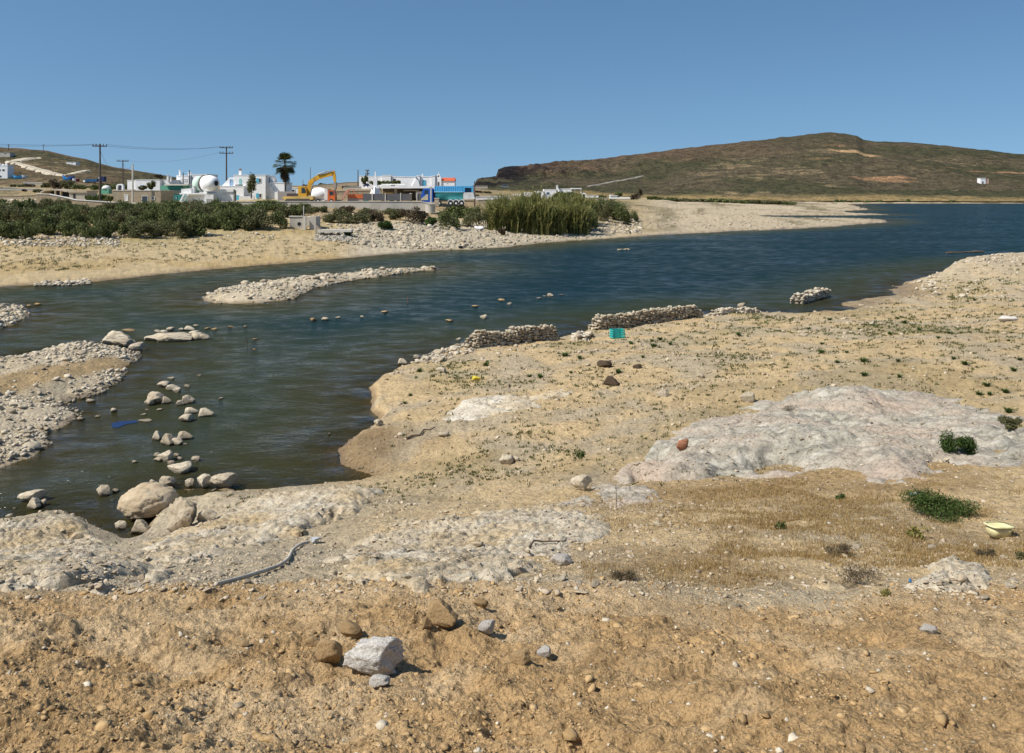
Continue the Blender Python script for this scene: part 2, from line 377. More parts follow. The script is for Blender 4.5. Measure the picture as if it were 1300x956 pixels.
class MB:
    """collects shapes in world coordinates and links them as one mesh object"""
    def __init__(s): s.v = []; s.f = []
    def add(s, vs, fs):
        n = len(s.v); s.v += [tuple(v) for v in vs]; s.f += [tuple(i + n for i in f) for f in fs]; return s
    def box(s, x0, y0, z0, x1, y1, z1, rot=0):
        cx, cy = (x0 + x1) / 2, (y0 + y1) / 2
        vs = []
        for z in (z0, z1):
            for x, y in ((x0, y0), (x1, y0), (x1, y1), (x0, y1)):
                dx, dy = x - cx, y - cy
                vs.append((cx + dx * cos(rot) - dy * sin(rot), cy + dx * sin(rot) + dy * cos(rot), z))
        return s.add(vs, [(3, 2, 1, 0), (4, 5, 6, 7), (0, 1, 5, 4), (1, 2, 6, 5), (2, 3, 7, 6), (3, 0, 4, 7)])
    def pb(s, p0, q0, p1, q1, D, dep, off=0):       # a box by its front rectangle in photo pixels at distance D
        return s.box(X(p0, D), D + off, Z(q1, D), X(p1, D), D + off + dep, Z(q0, D))
    def prism(s, pts, D, dep, off=0):                # an outline (pixels) with a real thickness
        w = [(X(p, D), Z(q, D)) for p, q in pts]
        ar = sum(w[i][0] * w[(i + 1) % len(w)][1] - w[(i + 1) % len(w)][0] * w[i][1] for i in range(len(w)))
        if ar < 0: w = w[::-1]
        n = len(w)
        vs = [(x, D + off, z) for x, z in w] + [(x, D + off + dep, z) for x, z in w]
        return s.add(vs, [tuple(range(n)), tuple(range(2 * n - 1, n - 1, -1))] + [(i, i + n, (i + 1) % n + n, (i + 1) % n) for i in range(n)])
    def tube(s, pts, rad, n=8, caps=True):
        pts = [Vector(p) for p in pts]; k = len(pts)
        if not hasattr(rad, '__len__'): rad = [rad] * k
        vs = []
        for i, p in enumerate(pts):
            d = (pts[min(i + 1, k - 1)] - pts[max(i - 1, 0)]).normalized()
            a = d.cross(Vector((0, 0, 1)) if abs(d.z) < .95 else Vector((1, 0, 0))).normalized(); b = d.cross(a)
            for j in range(n):
                t = 2 * pi * j / n; vs.append(p + (a * cos(t) + b * sin(t)) * rad[i])
        fs = [(i * n + j, i * n + (j + 1) % n, (i + 1) * n + (j + 1) % n, (i + 1) * n + j) for i in range(k - 1) for j in range(n)]
        if caps: fs += [tuple(range(n - 1, -1, -1)), tuple(range((k - 1) * n, k * n))]
        return s.add(vs, fs)
    def build(s, name, mat, parent=None, smooth=False, base=None):
        o0 = parent.location if parent is not None else Vector(base or (0, 0, 0))
        p = parent.parent.location if parent is not None and parent.parent is not None else Vector((0, 0, 0))
        off = o0 + p
        me = bpy.data.meshes.new(name)
        me.from_pydata([(v[0] - off[0], v[1] - off[1], v[2] - off[2]) for v in s.v], [], s.f)
        if smooth:
            for f in me.polygons: f.use_smooth = True
        me.update()
        return link_mesh(name, me, mat, parent, None if parent is not None else off)

# ------------------------------------------------------------------ ground albedo
def build_ground():
    x, y, h = GX, GY, GH
    px = x / y * F + CX
    shp = x.shape
    def C(c): return np.array(c)[None, None, :] * np.ones(shp + (1,))
    def mx(a, b, t): return a + (b - a) * t[..., None]
    n0 = fbm(x, y, 7, 4, 1); n1 = fbm(x, y, 1.8, 4, 3); n2 = fbm(x, y, .5, 3, 6)
    sand = C((.56, .42, .235))
    a = sand
    a = mx(a, C((.42, .36, .26)), ss(-.3, .5, n1) * .7)                 # gravelly grey stretches
    a = mx(a, C((.36, .27, .125)), ss(.15, .65, n0) * .5)                # thin dry weeds
    a = mx(a, C((.30, .26, .12)), ss(.25, .6, fbm(x, y, 3, 3, 2)) * .35 * ss(28, 38, y))
    rocky = ss(26, 20, y) * ss(200, 700, px * 0 + 900 - px)              # towards the near rocky shore
    a = mx(a, mx(C((.50, .43, .31)), C((.40, .34, .25)), ss(-.1, .5, fbm(x, y, 1.1, 5, 2, .65))), rocky * .9)
    dry = ss(690, 860, px) * ss(9, 10, y) * ss(19.5, 17, y) * ss(-.9, -.05, n0 + n1 * .7)
    a = mx(a, C((.42, .285, .135)), dry * .85)
    soil = ss(EDGE + .25, EDGE - .15, y)
    a = mx(a, mx(C((.47, .315, .155)), C((.57, .42, .245)), ss(-.2, .6, n1 + n2 * .5)), soil)
    # mound at the right
    md = np.exp(-((x - 48) / 16) ** 2 - ((y - 80) / 12) ** 2)
    a = mx(a, C((.50, .41, .28)), np.clip(md * 1.3, 0, 1))
    # far side
    fs = C((.50, .39, .225))
    fs = mx(fs, C((.42, .30, .13)), ss(0, .5, n0 + .3 * n1) * .6)
    fs = mx(fs, C((.27, .24, .10)), ss(.2, .6, fbm(x, y, 22, 3, 4)) * .55 * ss(10, 30, dF))
    fs = mx(fs, C((.52, .46, .35)), ss(415, 470, px) * ss(830, 740, px) * ss(26, 18, dF) * .8)   # stony slope
    flat = ss(780, 850, px)
    fs = mx(fs, mx(C((.46, .38, .265)), C((.21, .175, .10)), ss(-.05, .45, fbm(x, y / 4, 13, 5, 2, .65)) * ss(2, 10, dF)), flat)
    fs = mx(fs, mx(C((.31, .235, .12)), C((.13, .115, .06)), ss(-.1, .35, fbm(x, y / 1.5, 16, 5, 2, .65))), ss(155, 200, y) * (1 - flat) * .9)
    fs = mx(fs, C((.30, .22, .13)), ss(370, 400, px) * ss(640, 600, px) * ss(22, 34, dF) * .7)
    a = np.where((dF > 0)[..., None], fs, a)
    isl = (np.maximum.reduce([dL, dM, dS]) > 0)
    il = mx(C((.50, .42, .29)), C((.60, .51, .37)), ss(-.3, .4, n1))
    # smooth silt strip along the left island
    ax, ay = WW(-60, 530); bx, by = WW(150, 466)
    t = np.clip(((x - ax) * (bx - ax) + (y - ay) * (by - ay)) / ((bx - ax) ** 2 + (by - ay) ** 2), 0, 1)
    dd = np.hypot(x - ax - t * (bx - ax), y - ay - t * (by - ay))
    il = mx(il, C((.40, .29, .155)), ss(1.3, .6, dd) * (dL > 0))
    a = np.where(isl[..., None], il, a)
    wet = ss(.17, .02, h + .05 * n1) 
    a = a * (1 - .42 * wet[..., None] * np.array([.9, 1, 1.08])[None, None])
    a = mx(a, C((.13, .115, .06)), ss(.02, -.1, h) * .75)
    cx_, cy_ = WW(452, 584); a = mx(a, C((.27, .185, .095)), ss(2.6, 1.2, np.hypot(x - cx_, (y - cy_) * .8) + .6 * n1) * (dN > -.5) * .85)
    v = np.stack([x, y, h], -1).reshape(-1, 3)
    me = np_mesh("ground", v, grid_quads(*shp), smooth=True)
    color_attr(me, "alb", np.clip(a, .01, .9).reshape(-1, 3)); float_attr(me, "wet", wet)
    o = link_mesh("ground", me, ground_mat()); tag(o, "sandy and stony lake bed, beaches and slopes round the water", kind="structure")
build_ground()
def build_water():
    u2 = np.concatenate([np.linspace(-1.9, -.66, 20)[:-1], np.linspace(-.66, .66, 330), np.linspace(.66, 1.9, 20)[1:]])
    r2 = np.concatenate([inv_rows(9, 40, 150)[:-1], inv_rows(40, 700, 160)])
    UU, D2 = np.meshgrid(u2, r2); x = UU * D2
    me = np_mesh("water", np.stack([x, D2, x * 0], -1).reshape(-1, 3), grid_quads(*x.shape), smooth=True)
    dep = np.maximum(-hq(x, D2), 0)
    float_attr(me, "depth", dep)
    tag(link_mesh("water", me, water_mat()), "wind rippled dark blue green reservoir water", kind="structure")
build_water()
rd = MB().box(-60, -30, 5.9, 60, 1.6, 6.32).build("road", simple("road_gravel", (.3, .24, .15), .95, .25, 3, .02)); tag(rd, "gravel road along the top of the bank", kind="structure")

# ------------------------------------------------------------------ hills
def hill_mat():
    m, nt, b, o = new_mat("hill_scrub")
    at = nd(nt, "ShaderNodeAttribute", attribute_name="alb"); p = geo_pos(nt)
    n1 = noise(nt, .12, 8, .68, p)
    n2 = noise(nt, .55, 5, .7, p)
    r = ramp(nt, n1.outputs[0], [(.32, (.45, .46, .42)), (.5, (1, 1, 1)), (.7, (1.6, 1.5, 1.38))])
    r2 = ramp(nt, n2.outputs[0], [(.36, (.35, .37, .34)), (.5, (1, 1, 1)), (.66, (1.7, 1.58, 1.45))])
    c = mixc(nt, at.outputs['Color'], r.outputs[0], 1.0, 'MULTIPLY'); c = mixc(nt, c, r2.outputs[0], 1.0, 'MULTIPLY')
    nt.links.new(c, b.inputs['Base Color']); b.inputs['Roughness'].default_value = 1; b.inputs['Specular IOR Level'].default_value = .1
    bp = nd(nt, "ShaderNodeBump"); bp.inputs['Strength'].default_value = .8; bp.inputs['Distance'].default_value = 3
    nt.links.new(n1.outputs[0], bp.inputs['Height']); nt.links.new(bp.outputs[0], b.inputs['Normal'])
    return m
HM = hill_mat()
def build_hill(name, label, ridge, foot, crest, pxr, back, detail, paint, prof=1.0):
    nc, nr = 900, 260
    p = np.linspace(pxr[0], pxr[1], nc); t = np.linspace(0, 1.35, nr)
    P, T = np.meshgrid(p, t)
    rp, rq = zip(*ridge)
    Df = np.interp(P, *zip(*foot)); Dc = np.interp(P, *zip(*crest))
    zr = H - (np.interp(P, rp, rq) - HY) / F * Dc
    D = Df + (Dc - Df) * T
    x = X(P, D) 
    tt = np.minimum(T, 1)
    s = tt ** prof; s = s * (1 - .35 * (s * s * (3 - 2 * s) - s) * -1) if False else (0.55 * s + 0.45 * s * s * (3 - 2 * s))
    z0 = np.interp(P, *zip(*back))
    z = z0 + (zr - z0) * s
    z = np.where(T > 1, zr - (T - 1) * (Dc - Df) * .5, z)
    z = z + detail(P, T, x, D, zr) * ss(0, .15, T)
    me = np_mesh(name, np.stack([x, D, z], -1).reshape(-1, 3), grid_quads(nr, nc), smooth=True)
    color_attr(me, "alb", np.clip(paint(P, T, x, D), .01, .8).reshape(-1, 3))
    o = link_mesh(name, me, HM); tag(o, label, kind="structure")
    def at(px, py):
        """distance and height where the sight line meets this hill"""
        j = int(np.clip(np.interp(px, p, np.arange(nc)), 0, nc - 1))
        q = HY + (H - z[:, j]) / D[:, j] * F
        k = int(np.argmax(q <= py)) if (q <= py).any() else nr // 2
        return (X(px, D[k, j]), D[k, j], z[k, j])
    return at
ridge_r = [(560, 246), (598, 243), (603, 240), (605, 230), (608, 227.5), (617, 225.3), (630, 224), (632.5, 215), (641, 211.5), (655, 210), (700, 206.5), (740, 203), (780, 200), (800, 196), (820, 194), (860, 189),
           (900, 184.5), (940, 180), (980, 176), (1010, 172), (1040, 169), (1060, 168), (1076, 170.5), (1088, 172), (1096, 177), (1110, 179), (1140, 180), (1180, 183), (1220, 187), (1260, 191.5),
           (1300, 196), (1400, 208), (1600, 228), (1900, 246)]
def det_r(P, T, x, D, zr):
    rock = ss(900, 700, P) * ss(.35, .6, T)
    rid = 1 - np.abs(fbm(x, D, 46, 5, 2, .6))
    gul = fbm(x, D / 2.2, 60, 4, 5)
    ledge = np.abs(((T * 7 + .5 * fbm(x, D, 80, 3, 1)) % 1) - .5)
    return rock * ss(612, 680, P) * ((rid - .75) * 7 + (ledge - .25) * 7) * ss(1.0, .8, T) + gul * 4.0 * np.clip(T * 2, 0, 1) * ss(1.02, .7, T) + fbm(x, D, 14, 4, 3, .65) * (.7 + 1.8 * rock) * ss(1.2, .6, T) + fbm(x, D * 0, 9, 3, 1) * .5 * ss(.85, 1, T)
def paint_r(P, T, x, D):
    S = P.shape
    C = lambda c: np.array(c) * np.ones(S + (1,))
    mx = lambda a, b, t: a + (b - a) * t[..., None]
    a = mx(C((.058, .056, .031)), C((.082, .068, .043)), ss(-.3, .4, fbm(x, D, 50, 4, 2)))
    a = mx(a, C((.105, .070, .048)), ss(.45, .85, T + .25 * fbm(x, D, 60, 4, 1)) * ss(1150, 700, P) * .9)
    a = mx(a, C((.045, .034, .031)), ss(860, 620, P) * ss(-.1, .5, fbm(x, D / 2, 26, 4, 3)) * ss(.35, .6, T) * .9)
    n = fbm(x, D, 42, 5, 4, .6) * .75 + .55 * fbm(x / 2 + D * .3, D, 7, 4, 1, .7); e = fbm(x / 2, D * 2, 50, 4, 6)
    cl = ss(730, 640, P) * ss(.2, .42, T) * ss(-.4, .1, fbm(x, D, 16, 4, 5)); a = mx(a, C((.014, .012, .013)), cl)  # cliff face: dark rock, with its shade also put into the colour
    a = mx(a, C((.36, .27, .16)), ss(.42, .72, n) * ss(.9, .45, T) * ss(800, 950, P) * .34)
    a = mx(a, C((.30, .18, .10)), ss(.45, .7, e) * ss(.2, .35, T) * ss(.75, .6, T) * ss(1000, 1080, P) * .8)
    a = mx(a, C((.38, .25, .14)), ss(.035, .018, np.abs(T - .60 + .0003 * (P - 1090) - .02 * n)) * ss(1045, 1062, P) * ss(1125, 1105, P) * .9)
    a = mx(a, C((.30, .22, .10)), ss(.13, .04, T + .03 * n) * .75)
    return a
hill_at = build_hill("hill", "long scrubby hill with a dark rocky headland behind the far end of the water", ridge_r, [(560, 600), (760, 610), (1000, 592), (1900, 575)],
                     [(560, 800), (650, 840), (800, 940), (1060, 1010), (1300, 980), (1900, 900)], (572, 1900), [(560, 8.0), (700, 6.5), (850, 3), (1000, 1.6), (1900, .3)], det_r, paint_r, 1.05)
ridge_l = [(-700, 205), (-300, 190), (-100, 184), (0, 186.5), (20, 188), (30, 189), (42, 190), (60, 191.5), (75, 195), (90, 198.5), (110, 202), (125, 207), (145, 212), (170, 216), (200, 221), (230, 227), (262, 236), (300, 245)]
def det_l(P, T, x, D, zr):
    return fbm(x, D, 40, 5, 3, .6) * 1.6 * ss(1.05, .7, T) + fbm(x, D * 0, 8, 3, 2) * .5 * ss(.8, 1, T) * ss(80, 20, P)
def paint_l(P, T, x, D):
    S = P.shape
    C = lambda c: np.array(c) * np.ones(S + (1,))
    mx = lambda a, b, t: a + (b - a) * t[..., None]
    a = mx(C((.072, .066, .036)), C((.105, .080, .048)), ss(-.3, .4, fbm(x, D, 40, 4, 2)))
    a = mx(a, C((.16, .10, .065)), ss(.8, .95, T) * .8)
    a = mx(a, C((.24, .19, .11)), ss(.35, .7, fbm(x, D, 26, 5, 5, .65)) * .5)
    a = mx(a, C((.22, .17, .10)), ss(.2, .03, T) * .6)
    return a
hill_l_at = build_hill("hill", "bare brown hill with a pale zigzag track behind the village", ridge_l, [(-700, 380), (0, 350), (300, 330)], [(-700, 640), (0, 620), (300, 520)], (-700, 300),
                       [(-700, 10), (0, 10), (300, 9.5)], det_l, paint_l, .95)
def strip(name, pts, w, mat, label, f, lift=.35):
    Q = []
    for a, b in zip(pts[:-1], pts[1:]):
        for k in range(10): Q.append(Vector(f(a[0] + (b[0] - a[0]) * k / 10, a[1] + (b[1] - a[1]) * k / 10)))
    Q.append(Vector(f(*pts[-1]))); mb = MB()
    for _ in range(2): Q = [Q[0]] + [(Q[i - 1] + Q[i] * 2 + Q[i + 1]) / 4 for i in range(1, len(Q) - 1)] + [Q[-1]]
    vs = []
    for i, q in enumerate(Q):
        d = (Q[min(i + 1, len(Q) - 1)] - Q[max(i - 1, 0)]); n = Vector((-d.y, d.x, 0)).normalized()
        ww = w * (.8 + .4 * random.random())
        vs += [q + n * ww + Vector((0, 0, lift)), q - n * ww + Vector((0, 0, lift + .1)), q + n * ww * 1.9 - Vector((0, 0, 1.2)), q - n * ww * 1.9 - Vector((0, 0, 1.2))]
    fs = []
    for i in range(len(Q) - 1):
        a = 4 * i; fs += [(a, a + 1, a + 5, a + 4), (a, a + 4, a + 6, a + 2), (a + 1, a + 3, a + 7, a + 5)]
    mb.add(vs, fs); o = mb.build(name, mat); tag(o, label, kind="structure")
pale = simple("track_dust", (.50, .43, .32), .95, .2, .3)
def hl(px, py): return hill_l_at(px, py)
strip("path", [(15, 205.5), (24, 208), (38, 212), (48, 215), (57, 217.5), (66, 220), (75, 222), (88, 223.5)], 2.3, pale, "pale dirt track descending the left hill", hl, .25)
strip("path", [(17, 205.5), (27, 202.5), (38, 201), (48, 200.5)], 2.6, pale, "pale dirt track turning near the top of the left hill", hl, .25)
strip("path", [(88, 222), (99, 219), (110, 216.5)], 1.6, pale, "pale short track climbing right of the zigzag", hl, .2)
strip("path", [(744, 237), (765, 233.5), (785, 229.5), (805, 226), (816, 223.5)], 1.3, simple("track_grey", (.36, .32, .26), .95, .2, .3), "thin pale track crossing the foot of the rocky headland", lambda a, b: hill_at(a, b), .15)
# ------------------------------------------------------------------ stones
def ico(sub):
    bm = bmesh.new(); bmesh.ops.create_icosphere(bm, subdivisions=sub, radius=1)
    v = np.array([x.co[:] for x in bm.verts]); f = np.array([[y.index for y in x.verts] for x in bm.faces]); bm.free(); return v, f
_ICO = {k: ico(k) for k in (1, 2, 3, 4, 5)}
def rock_shape(sub, seed, cuts=9, nz=.10, flat=.7, dr=(.5, .88)):
    r = np.random.default_rng(seed); v, f = _ICO[sub]; v = v.copy()
    for _ in range(cuts):
        n = r.normal(size=3); n /= np.linalg.norm(n); d = r.uniform(*dr)
        s = v @ n - d; v -= np.maximum(s, 0)[:, None] * n * .96
    if sub > 2:
        q = v * 1.0
        dis = fbm(q[:, 0] * 1.3 + seed + q[:, 2] * .7, q[:, 1] * 1.3 + q[:, 2] * 1.1, .8, 5, seed % 8, .6)
        crk = 1 - np.abs(fbm(q[:, 0] + q[:, 2] * .5 + seed, q[:, 2] * 2.2 + q[:, 1] * .5, .7, 3, (seed + 3) % 8))
        v *= (1 + nz * dis - .10 * np.clip(crk - .85, 0, 1) * 6)[:, None] if sub > 3 else (1 + nz * dis)[:, None]
    else:
        v *= (1 + r.uniform(-.14, .14, len(v)))[:, None]
    v = v / np.abs(v).max(0); v[:, 2] *= flat
    return v, f
SM = [rock_shape(1, 100 + i, 7, flat=random.uniform(.4, .75), dr=(.3, .75)) for i in range(10)]
ANG = [rock_shape(2, 150 + i, 14, flat=random.uniform(.25, .5), dr=(.22, .62)) for i in range(10)]
MD = [rock_shape(2, 200 + i, 7, flat=random.uniform(.5, .85)) for i in range(8)]
def stone_heap(pos, size, tmpl=SM, rot=None, tilt=.35, stretch=True):
    """many stones as arrays; returns verts, tris"""
    V, T = [], []; n0 = 0
    pos = np.asarray(pos, float); size = np.asarray(size, float); N = len(pos)
    k = rng.integers(0, len(tmpl), N); az = rng.uniform(0, 2 * pi, N) if rot is None else rot
    tx = rng.normal(0, tilt, N)
    for t, (v, f) in enumerate(tmpl):
        I = np.where(k == t)[0]
        if not len(I): continue
        s = np.stack([size[I], size[I] * rng.uniform(.55, .95, len(I)), size[I] * rng.uniform(.55, 1.0, len(I))], -1) if stretch else np.repeat(size[I][:, None], 3, 1)
        p = v[None] * s[:, None, :]
        c, q = np.cos(tx[I])[:, None], np.sin(tx[I])[:, None]
        y, z = p[..., 1] * c - p[..., 2] * q, p[..., 1] * q + p[..., 2] * c
        c, q = np.cos(az[I])[:, None], np.sin(az[I])[:, None]
        x, y = p[..., 0] * c - y * q, p[..., 0] * q + y * c
        P = np.stack([x, y, z], -1) + pos[I][:, None, :]
        V.append(P.reshape(-1, 3)); T.append((f[None] + (np.arange(len(I)) * len(v))[:, None, None] + n0).reshape(-1, 3)); n0 += len(I) * len(v)
    return np.concatenate(V), np.concatenate(T)
PALE = stone_mat("pale_stone", (.34, .29, .21), (.52, .46, .36), (.64, .58, .47))
PALE1 = stone_mat("pale_boulder", (.30, .25, .18), (.50, .43, .32), (.62, .56, .45), .05, 2.5, False)
SOILST = stone_mat("earthy_stone", (.28, .185, .09), (.40, .275, .14), (.50, .37, .22), .02, 9, False)
WHITEST = stone_mat("white_quartz", (.45, .40, .33), (.68, .64, .58), (.80, .78, .74), .04, 9, False)
GREYST = stone_mat("grey_stone", (.26, .24, .20), (.42, .39, .33), (.55, .52, .46))
REDST = stone_mat("red_stone", (.25, .10, .06), (.40, .18, .10), (.50, .28, .18), .02, 9, False)
CLODM = stone_mat("earth_clod", (.30, .19, .085), (.42, .285, .14), (.52, .39, .225), .015, 12)
TANB = stone_mat('tan_boulder', (.34, .26, .17), (.47, .38, .26), (.56, .48, .36), .05, 2.0, False)
FARST = stone_mat('far_rubble', (.28, .25, .19), (.43, .385, .30), (.57, .52, .43))
_RM = {}
def rock_mesh(kind, mat, sub=3, cuts=None, nz=.12):
    key = (kind, mat.name, sub, cuts, nz)
    if key not in _RM:
        v, f = rock_shape(sub, 300 + kind, cuts if cuts is not None else 10 + kind % 4, nz, .62 + .05 * (kind % 5))
        me = np_mesh("rock", v, None, f, smooth=sub > 3); me.materials.append(mat); _RM[key] = me
    return _RM[key]
def rock(px, py, w, h, label, group=None, mat=PALE1, sub=3, kind=None, onwater=None, name="rock", depth=.8, az=None, cat="rock", sink=.18, cuts=None, nz=.12):
    x, y, z = hit(px, py)
    W, Hh = w / F * y * .5, h / F * y
    me = rock_mesh(random.randrange(9) if kind is None else kind, mat, sub, cuts, nz)
    o = bpy.data.objects.new(name, me); col.objects.link(o)
    fl = max(abs(c[2]) for c in (me.vertices[i].co for i in range(0, len(me.vertices), 3)))
    sz = Hh / (fl * (2 - 2 * sink)) * .93
    o.scale = (W, W * depth, sz); o.rotation_euler = (random.uniform(-.1, .1), random.uniform(-.12, .12), random.uniform(-.5, .5) if az is None else az)
    o.location = (x, y + W * depth * .6, z + sz * fl * (1 - 2 * sink))
    return tag(o, label, cat, group)

# ---- boulders and stones standing in the shallows at the left
Z1 = lambda a, b, w, h: (a / 3.539, 330 + b / 3.539, w / 3.539, h / 3.539)
Z2 = lambda a, b, w, h: (a / 3.085, 560 + b / 3.085, w / 3.085, h / 3.085)
Z3 = lambda a, b, w, h: (380 + a / 4.0625, 340 + b / 4.0625, w / 4.0625, h / 4.0625)
Z4 = lambda a, b, w, h: (660 + a / 3.8235, 340 + b / 3.8235, w / 3.8235, h / 3.8235)
gA = "stones scattered in the left shallows"
lA = "pale stone rising from the shallow water between the left stone bank and the near shore"
for q in [(735, 580, 70, 28), (770, 592, 60, 30), (790, 600, 40, 24), (838, 576, 30, 14), (765, 542, 36, 12), (668, 660, 50, 28), (740, 652, 50, 35), (808, 660, 40, 26),
          (850, 693, 70, 28), (835, 730, 76, 36), (870, 640, 20, 8), (645, 730, 64, 10), (510, 690, 36, 22), (435, 708, 26, 10), (405, 643, 50, 16), (358, 728, 44, 16), (660, 684, 22, 8), (712, 678, 30, 12),
          (640, 704, 28, 8), (990, 628, 24, 10), (895, 524, 22, 8), (700, 815, 50, 42), (790, 837, 60, 32), (712, 912, 56, 18), (790, 888, 30, 16),
          (766, 925, 40, 20), (802, 905, 36, 14), (873, 912, 44, 22), (605, 920, 30, 14), (830, 834, 22, 10), (700, 890, 40, 16), (880, 300, 30, 10)]:
    rock(*Z1(*q), lA, gA)
for q in [(450, 205, 30, 20), (33, 300, 28, 14), (55, 270, 16, 8), (765, 85, 44, 22), (160, 256, 36, 26)]: rock(*Z2(*q), lA, gA)
rock(*Z1(700, 650, 100, 62), "tall leaning pale rock with a sloping top in the left shallows", sub=4)
rock(*Z1(840, 650, 60, 42), "upright pale rock just right of the tall leaning rock in the shallows", sub=4)
rock(*Z1(915, 708, 80, 40), "broad pale rock at the right end of the upper stone cluster in the shallows", sub=4)
rock(*Z1(745, 835, 80, 48), "jagged pale rock in the middle of the line of stones in the shallows", sub=4)
rock(*Z1(820, 812, 78, 38), "rounded pale rock beside the jagged one in the line of stones", sub=4)
rock(*Z1(735, 907, 74, 48), "humped pale rock above the flat triangular slab in the shallows", sub=4)
rock(*Z1(795, 958, 134, 42), "low triangular pale slab in the shallows below the humped rock", sub=4)
rock(*Z2(115, 247, 104, 46), "flat topped pale rock alone in the water near the left edge", sub=4)
rock(*Z2(125, 272, 66, 40), "squat pale rock in front of the flat topped rock near the left edge", sub=4)
rock(*Z2(403, 220, 66, 46), "round pale boulder standing alone in the water left of the big boulder", sub=4)
rock(*Z2(598, 187, 40, 36), "small round pale rock behind the big boulder on the near shore", sub=4)
rock(*Z2(655, 187, 80, 52), "blocky flat sided pale rock behind the big boulder", sub=4, az=.1)
rock(*Z2(740, 182, 44, 32), "small pale rock between the blocky rock and the rounded pair on the pool edge", sub=4)
rock(*Z2(797, 187, 74, 52), "rounded pale boulder, left one of the pair beside the brown pool", sub=4)
rock(*Z2(868, 192, 106, 62), "rounded pale boulder, right and larger one of the pair beside the brown pool", sub=5)
rock(*Z2(553, 318, 240, 136), "big smooth tan boulder at the edge of the near left shore", sub=5, kind=2, az=.15, depth=.8, sink=.16, cuts=4, mat=TANB, name="boulder", cat="boulder")
rock(*Z2(703, 358, 160, 116), "rough rounded grey tan boulder right of the big smooth boulder", sub=5, kind=4, cuts=4, nz=.2, name="boulder", cat="boulder")
rock(*Z2(805, 332, 84, 44), "wedge shaped pale rock leaning right of the rough boulder", sub=4)
rock(*Z2(540, 368, 84, 50), "angular pale rock under the front of the big smooth boulder", sub=4)
rock(*Z2(470, 345, 60, 30), "small dark footed rock at the water line under the big boulder", sub=4)
gB = "stones awash out in the water"
lB = "small brownish stone awash in the open water beyond the near beach"
for q in [(70, 278, 40, 20), (195, 262, 30, 10), (322, 258, 25, 12), (440, 235, 40, 14), (905, 205, 42, 12), (1045, 172, 44, 14), (1085, 190, 26, 12), (775, 280, 52, 12), (820, 375, 30, 14), (152, 866, 16, 14)]: rock(*Z3(*q), lB, gB, mat=SOILST if q[2] > 39 else PALE1)
for q in [(95, 150, 30, 6), (120, 140, 20, 6), (200, 134, 30, 5)]: rock(*Z4(*q), lB, gB)
rock(*Z3(130, 275, 42, 24), "pale stone standing out at the head of a short row in midwater", sub=4)
rock(*Z3(950, 265, 44, 24), "rounded pale stone in the water just off the watermark-free end of the ruined wall".replace("watermark-free ", ""), sub=4)
rock(*Z4(148, 141, 34, 18), "round pale stone alone in the water above the ruined wall", sub=4)
for q in [(570, 322, 64, 9), (960, 316, 30, 11), (930, 312, 28, 9), (1035, 305, 30, 8), (1103, 302, 22, 8), (1140, 405, 22, 7), (1145, 360, 30, 7), (128, 210, 22, 10), (165, 204, 36, 12)]:
    rock(*Z1(*q), "small brown stone awash in the water above the left stone bank", "stones awash above the left bank", mat=SOILST)
# slab island
rock(*Z1(520, 380, 175, 58), "long rounded grey boulder at the tip of the left stone bank", sub=5, kind=1, az=0, depth=.5, name="boulder", cat="boulder")
rock(*Z1(545, 392, 110, 36), "cracked grey rock in front of the long rounded boulder", sub=4)
rock(*Z1(605, 412, 76, 44), "split grey rock at the right end of the left stone bank", sub=4)
rock(*Z1(760, 368, 250, 46), "flat pale sloping slab lying in the water like a small island", sub=5, kind=6, az=.06, depth=.42, name="rock_slab", sink=.25)
for q in [(705, 328, 34, 14), (735, 330, 40, 16), (765, 322, 40, 22), (815, 320, 30, 14), (845, 318, 60, 20), (870, 340, 50, 24), (885, 360, 70, 40), (915, 360, 50, 30)]:
    rock(*Z1(*q), "pale stone heaped on the back and right end of the flat slab island", "stones on the flat slab island")

# ---- rubble on the islands, the far slope and the near beach
def rubble(name, label, pts, sizes, mat, top=0, tlabel=None, tgroup=None, tmpl=SM, sink=.25, tilt=.35):
    pts = np.asarray(pts); sizes = np.asarray(sizes)
    app = sizes / pts[:, 1]; order = np.argsort(-app)
    big, rest = order[:top], order[top:]
    for i in big:
        me = rock_mesh(random.randrange(9), PALE1 if mat.name in ('pale_stone', 'beach_stone', 'far_rubble') else mat, 3)
        o = bpy.data.objects.new("stone", me); col.objects.link(o); s = sizes[i]
        o.scale = (s, s * random.uniform(.6, .95), s * random.uniform(.55, .9)); o.rotation_euler = (random.gauss(0, .2), random.gauss(0, .2), random.uniform(0, 6.28))
        o.location = (pts[i, 0], pts[i, 1], pts[i, 2] + s * .2); tag(o, tlabel, "stone", tgroup)
    p = pts[rest].copy(); s = sizes[rest]; p[:, 2] += s * (.45 - sink)
    V, T = stone_heap(p, s, tmpl, tilt=tilt)
    o = link_mesh(name, np_mesh(name, V, None, T), mat); tag(o, label, kind="stuff"); return o
def scatter_poly(poly, n, dmin=.05, ext=None, xr=None):
    P = np.array(poly); lo, hi = P.min(0), P.max(0)
    if xr: lo = np.maximum(lo, xr[0]); hi = np.minimum(hi, xr[1])
    x = rng.uniform(lo[0], hi[0], n); y = rng.uniform(lo[1], hi[1], n)
    d = seg_sd(x, y, poly); k = d > dmin; return x[k], y[k], d[k]
x, y, d = scatter_poly(LEFT, 26000, -.12, xr=((-30, 22), (4, 46)))
ax, ay = WW(-60, 530); bx, by = WW(150, 466)
t = np.clip(((x - ax) * (bx - ax) + (y - ay) * (by - ay)) / ((bx - ax) ** 2 + (by - ay) ** 2), 0, 1); dd = np.hypot(x - ax - t * (bx - ax), y - ay - t * (by - ay))
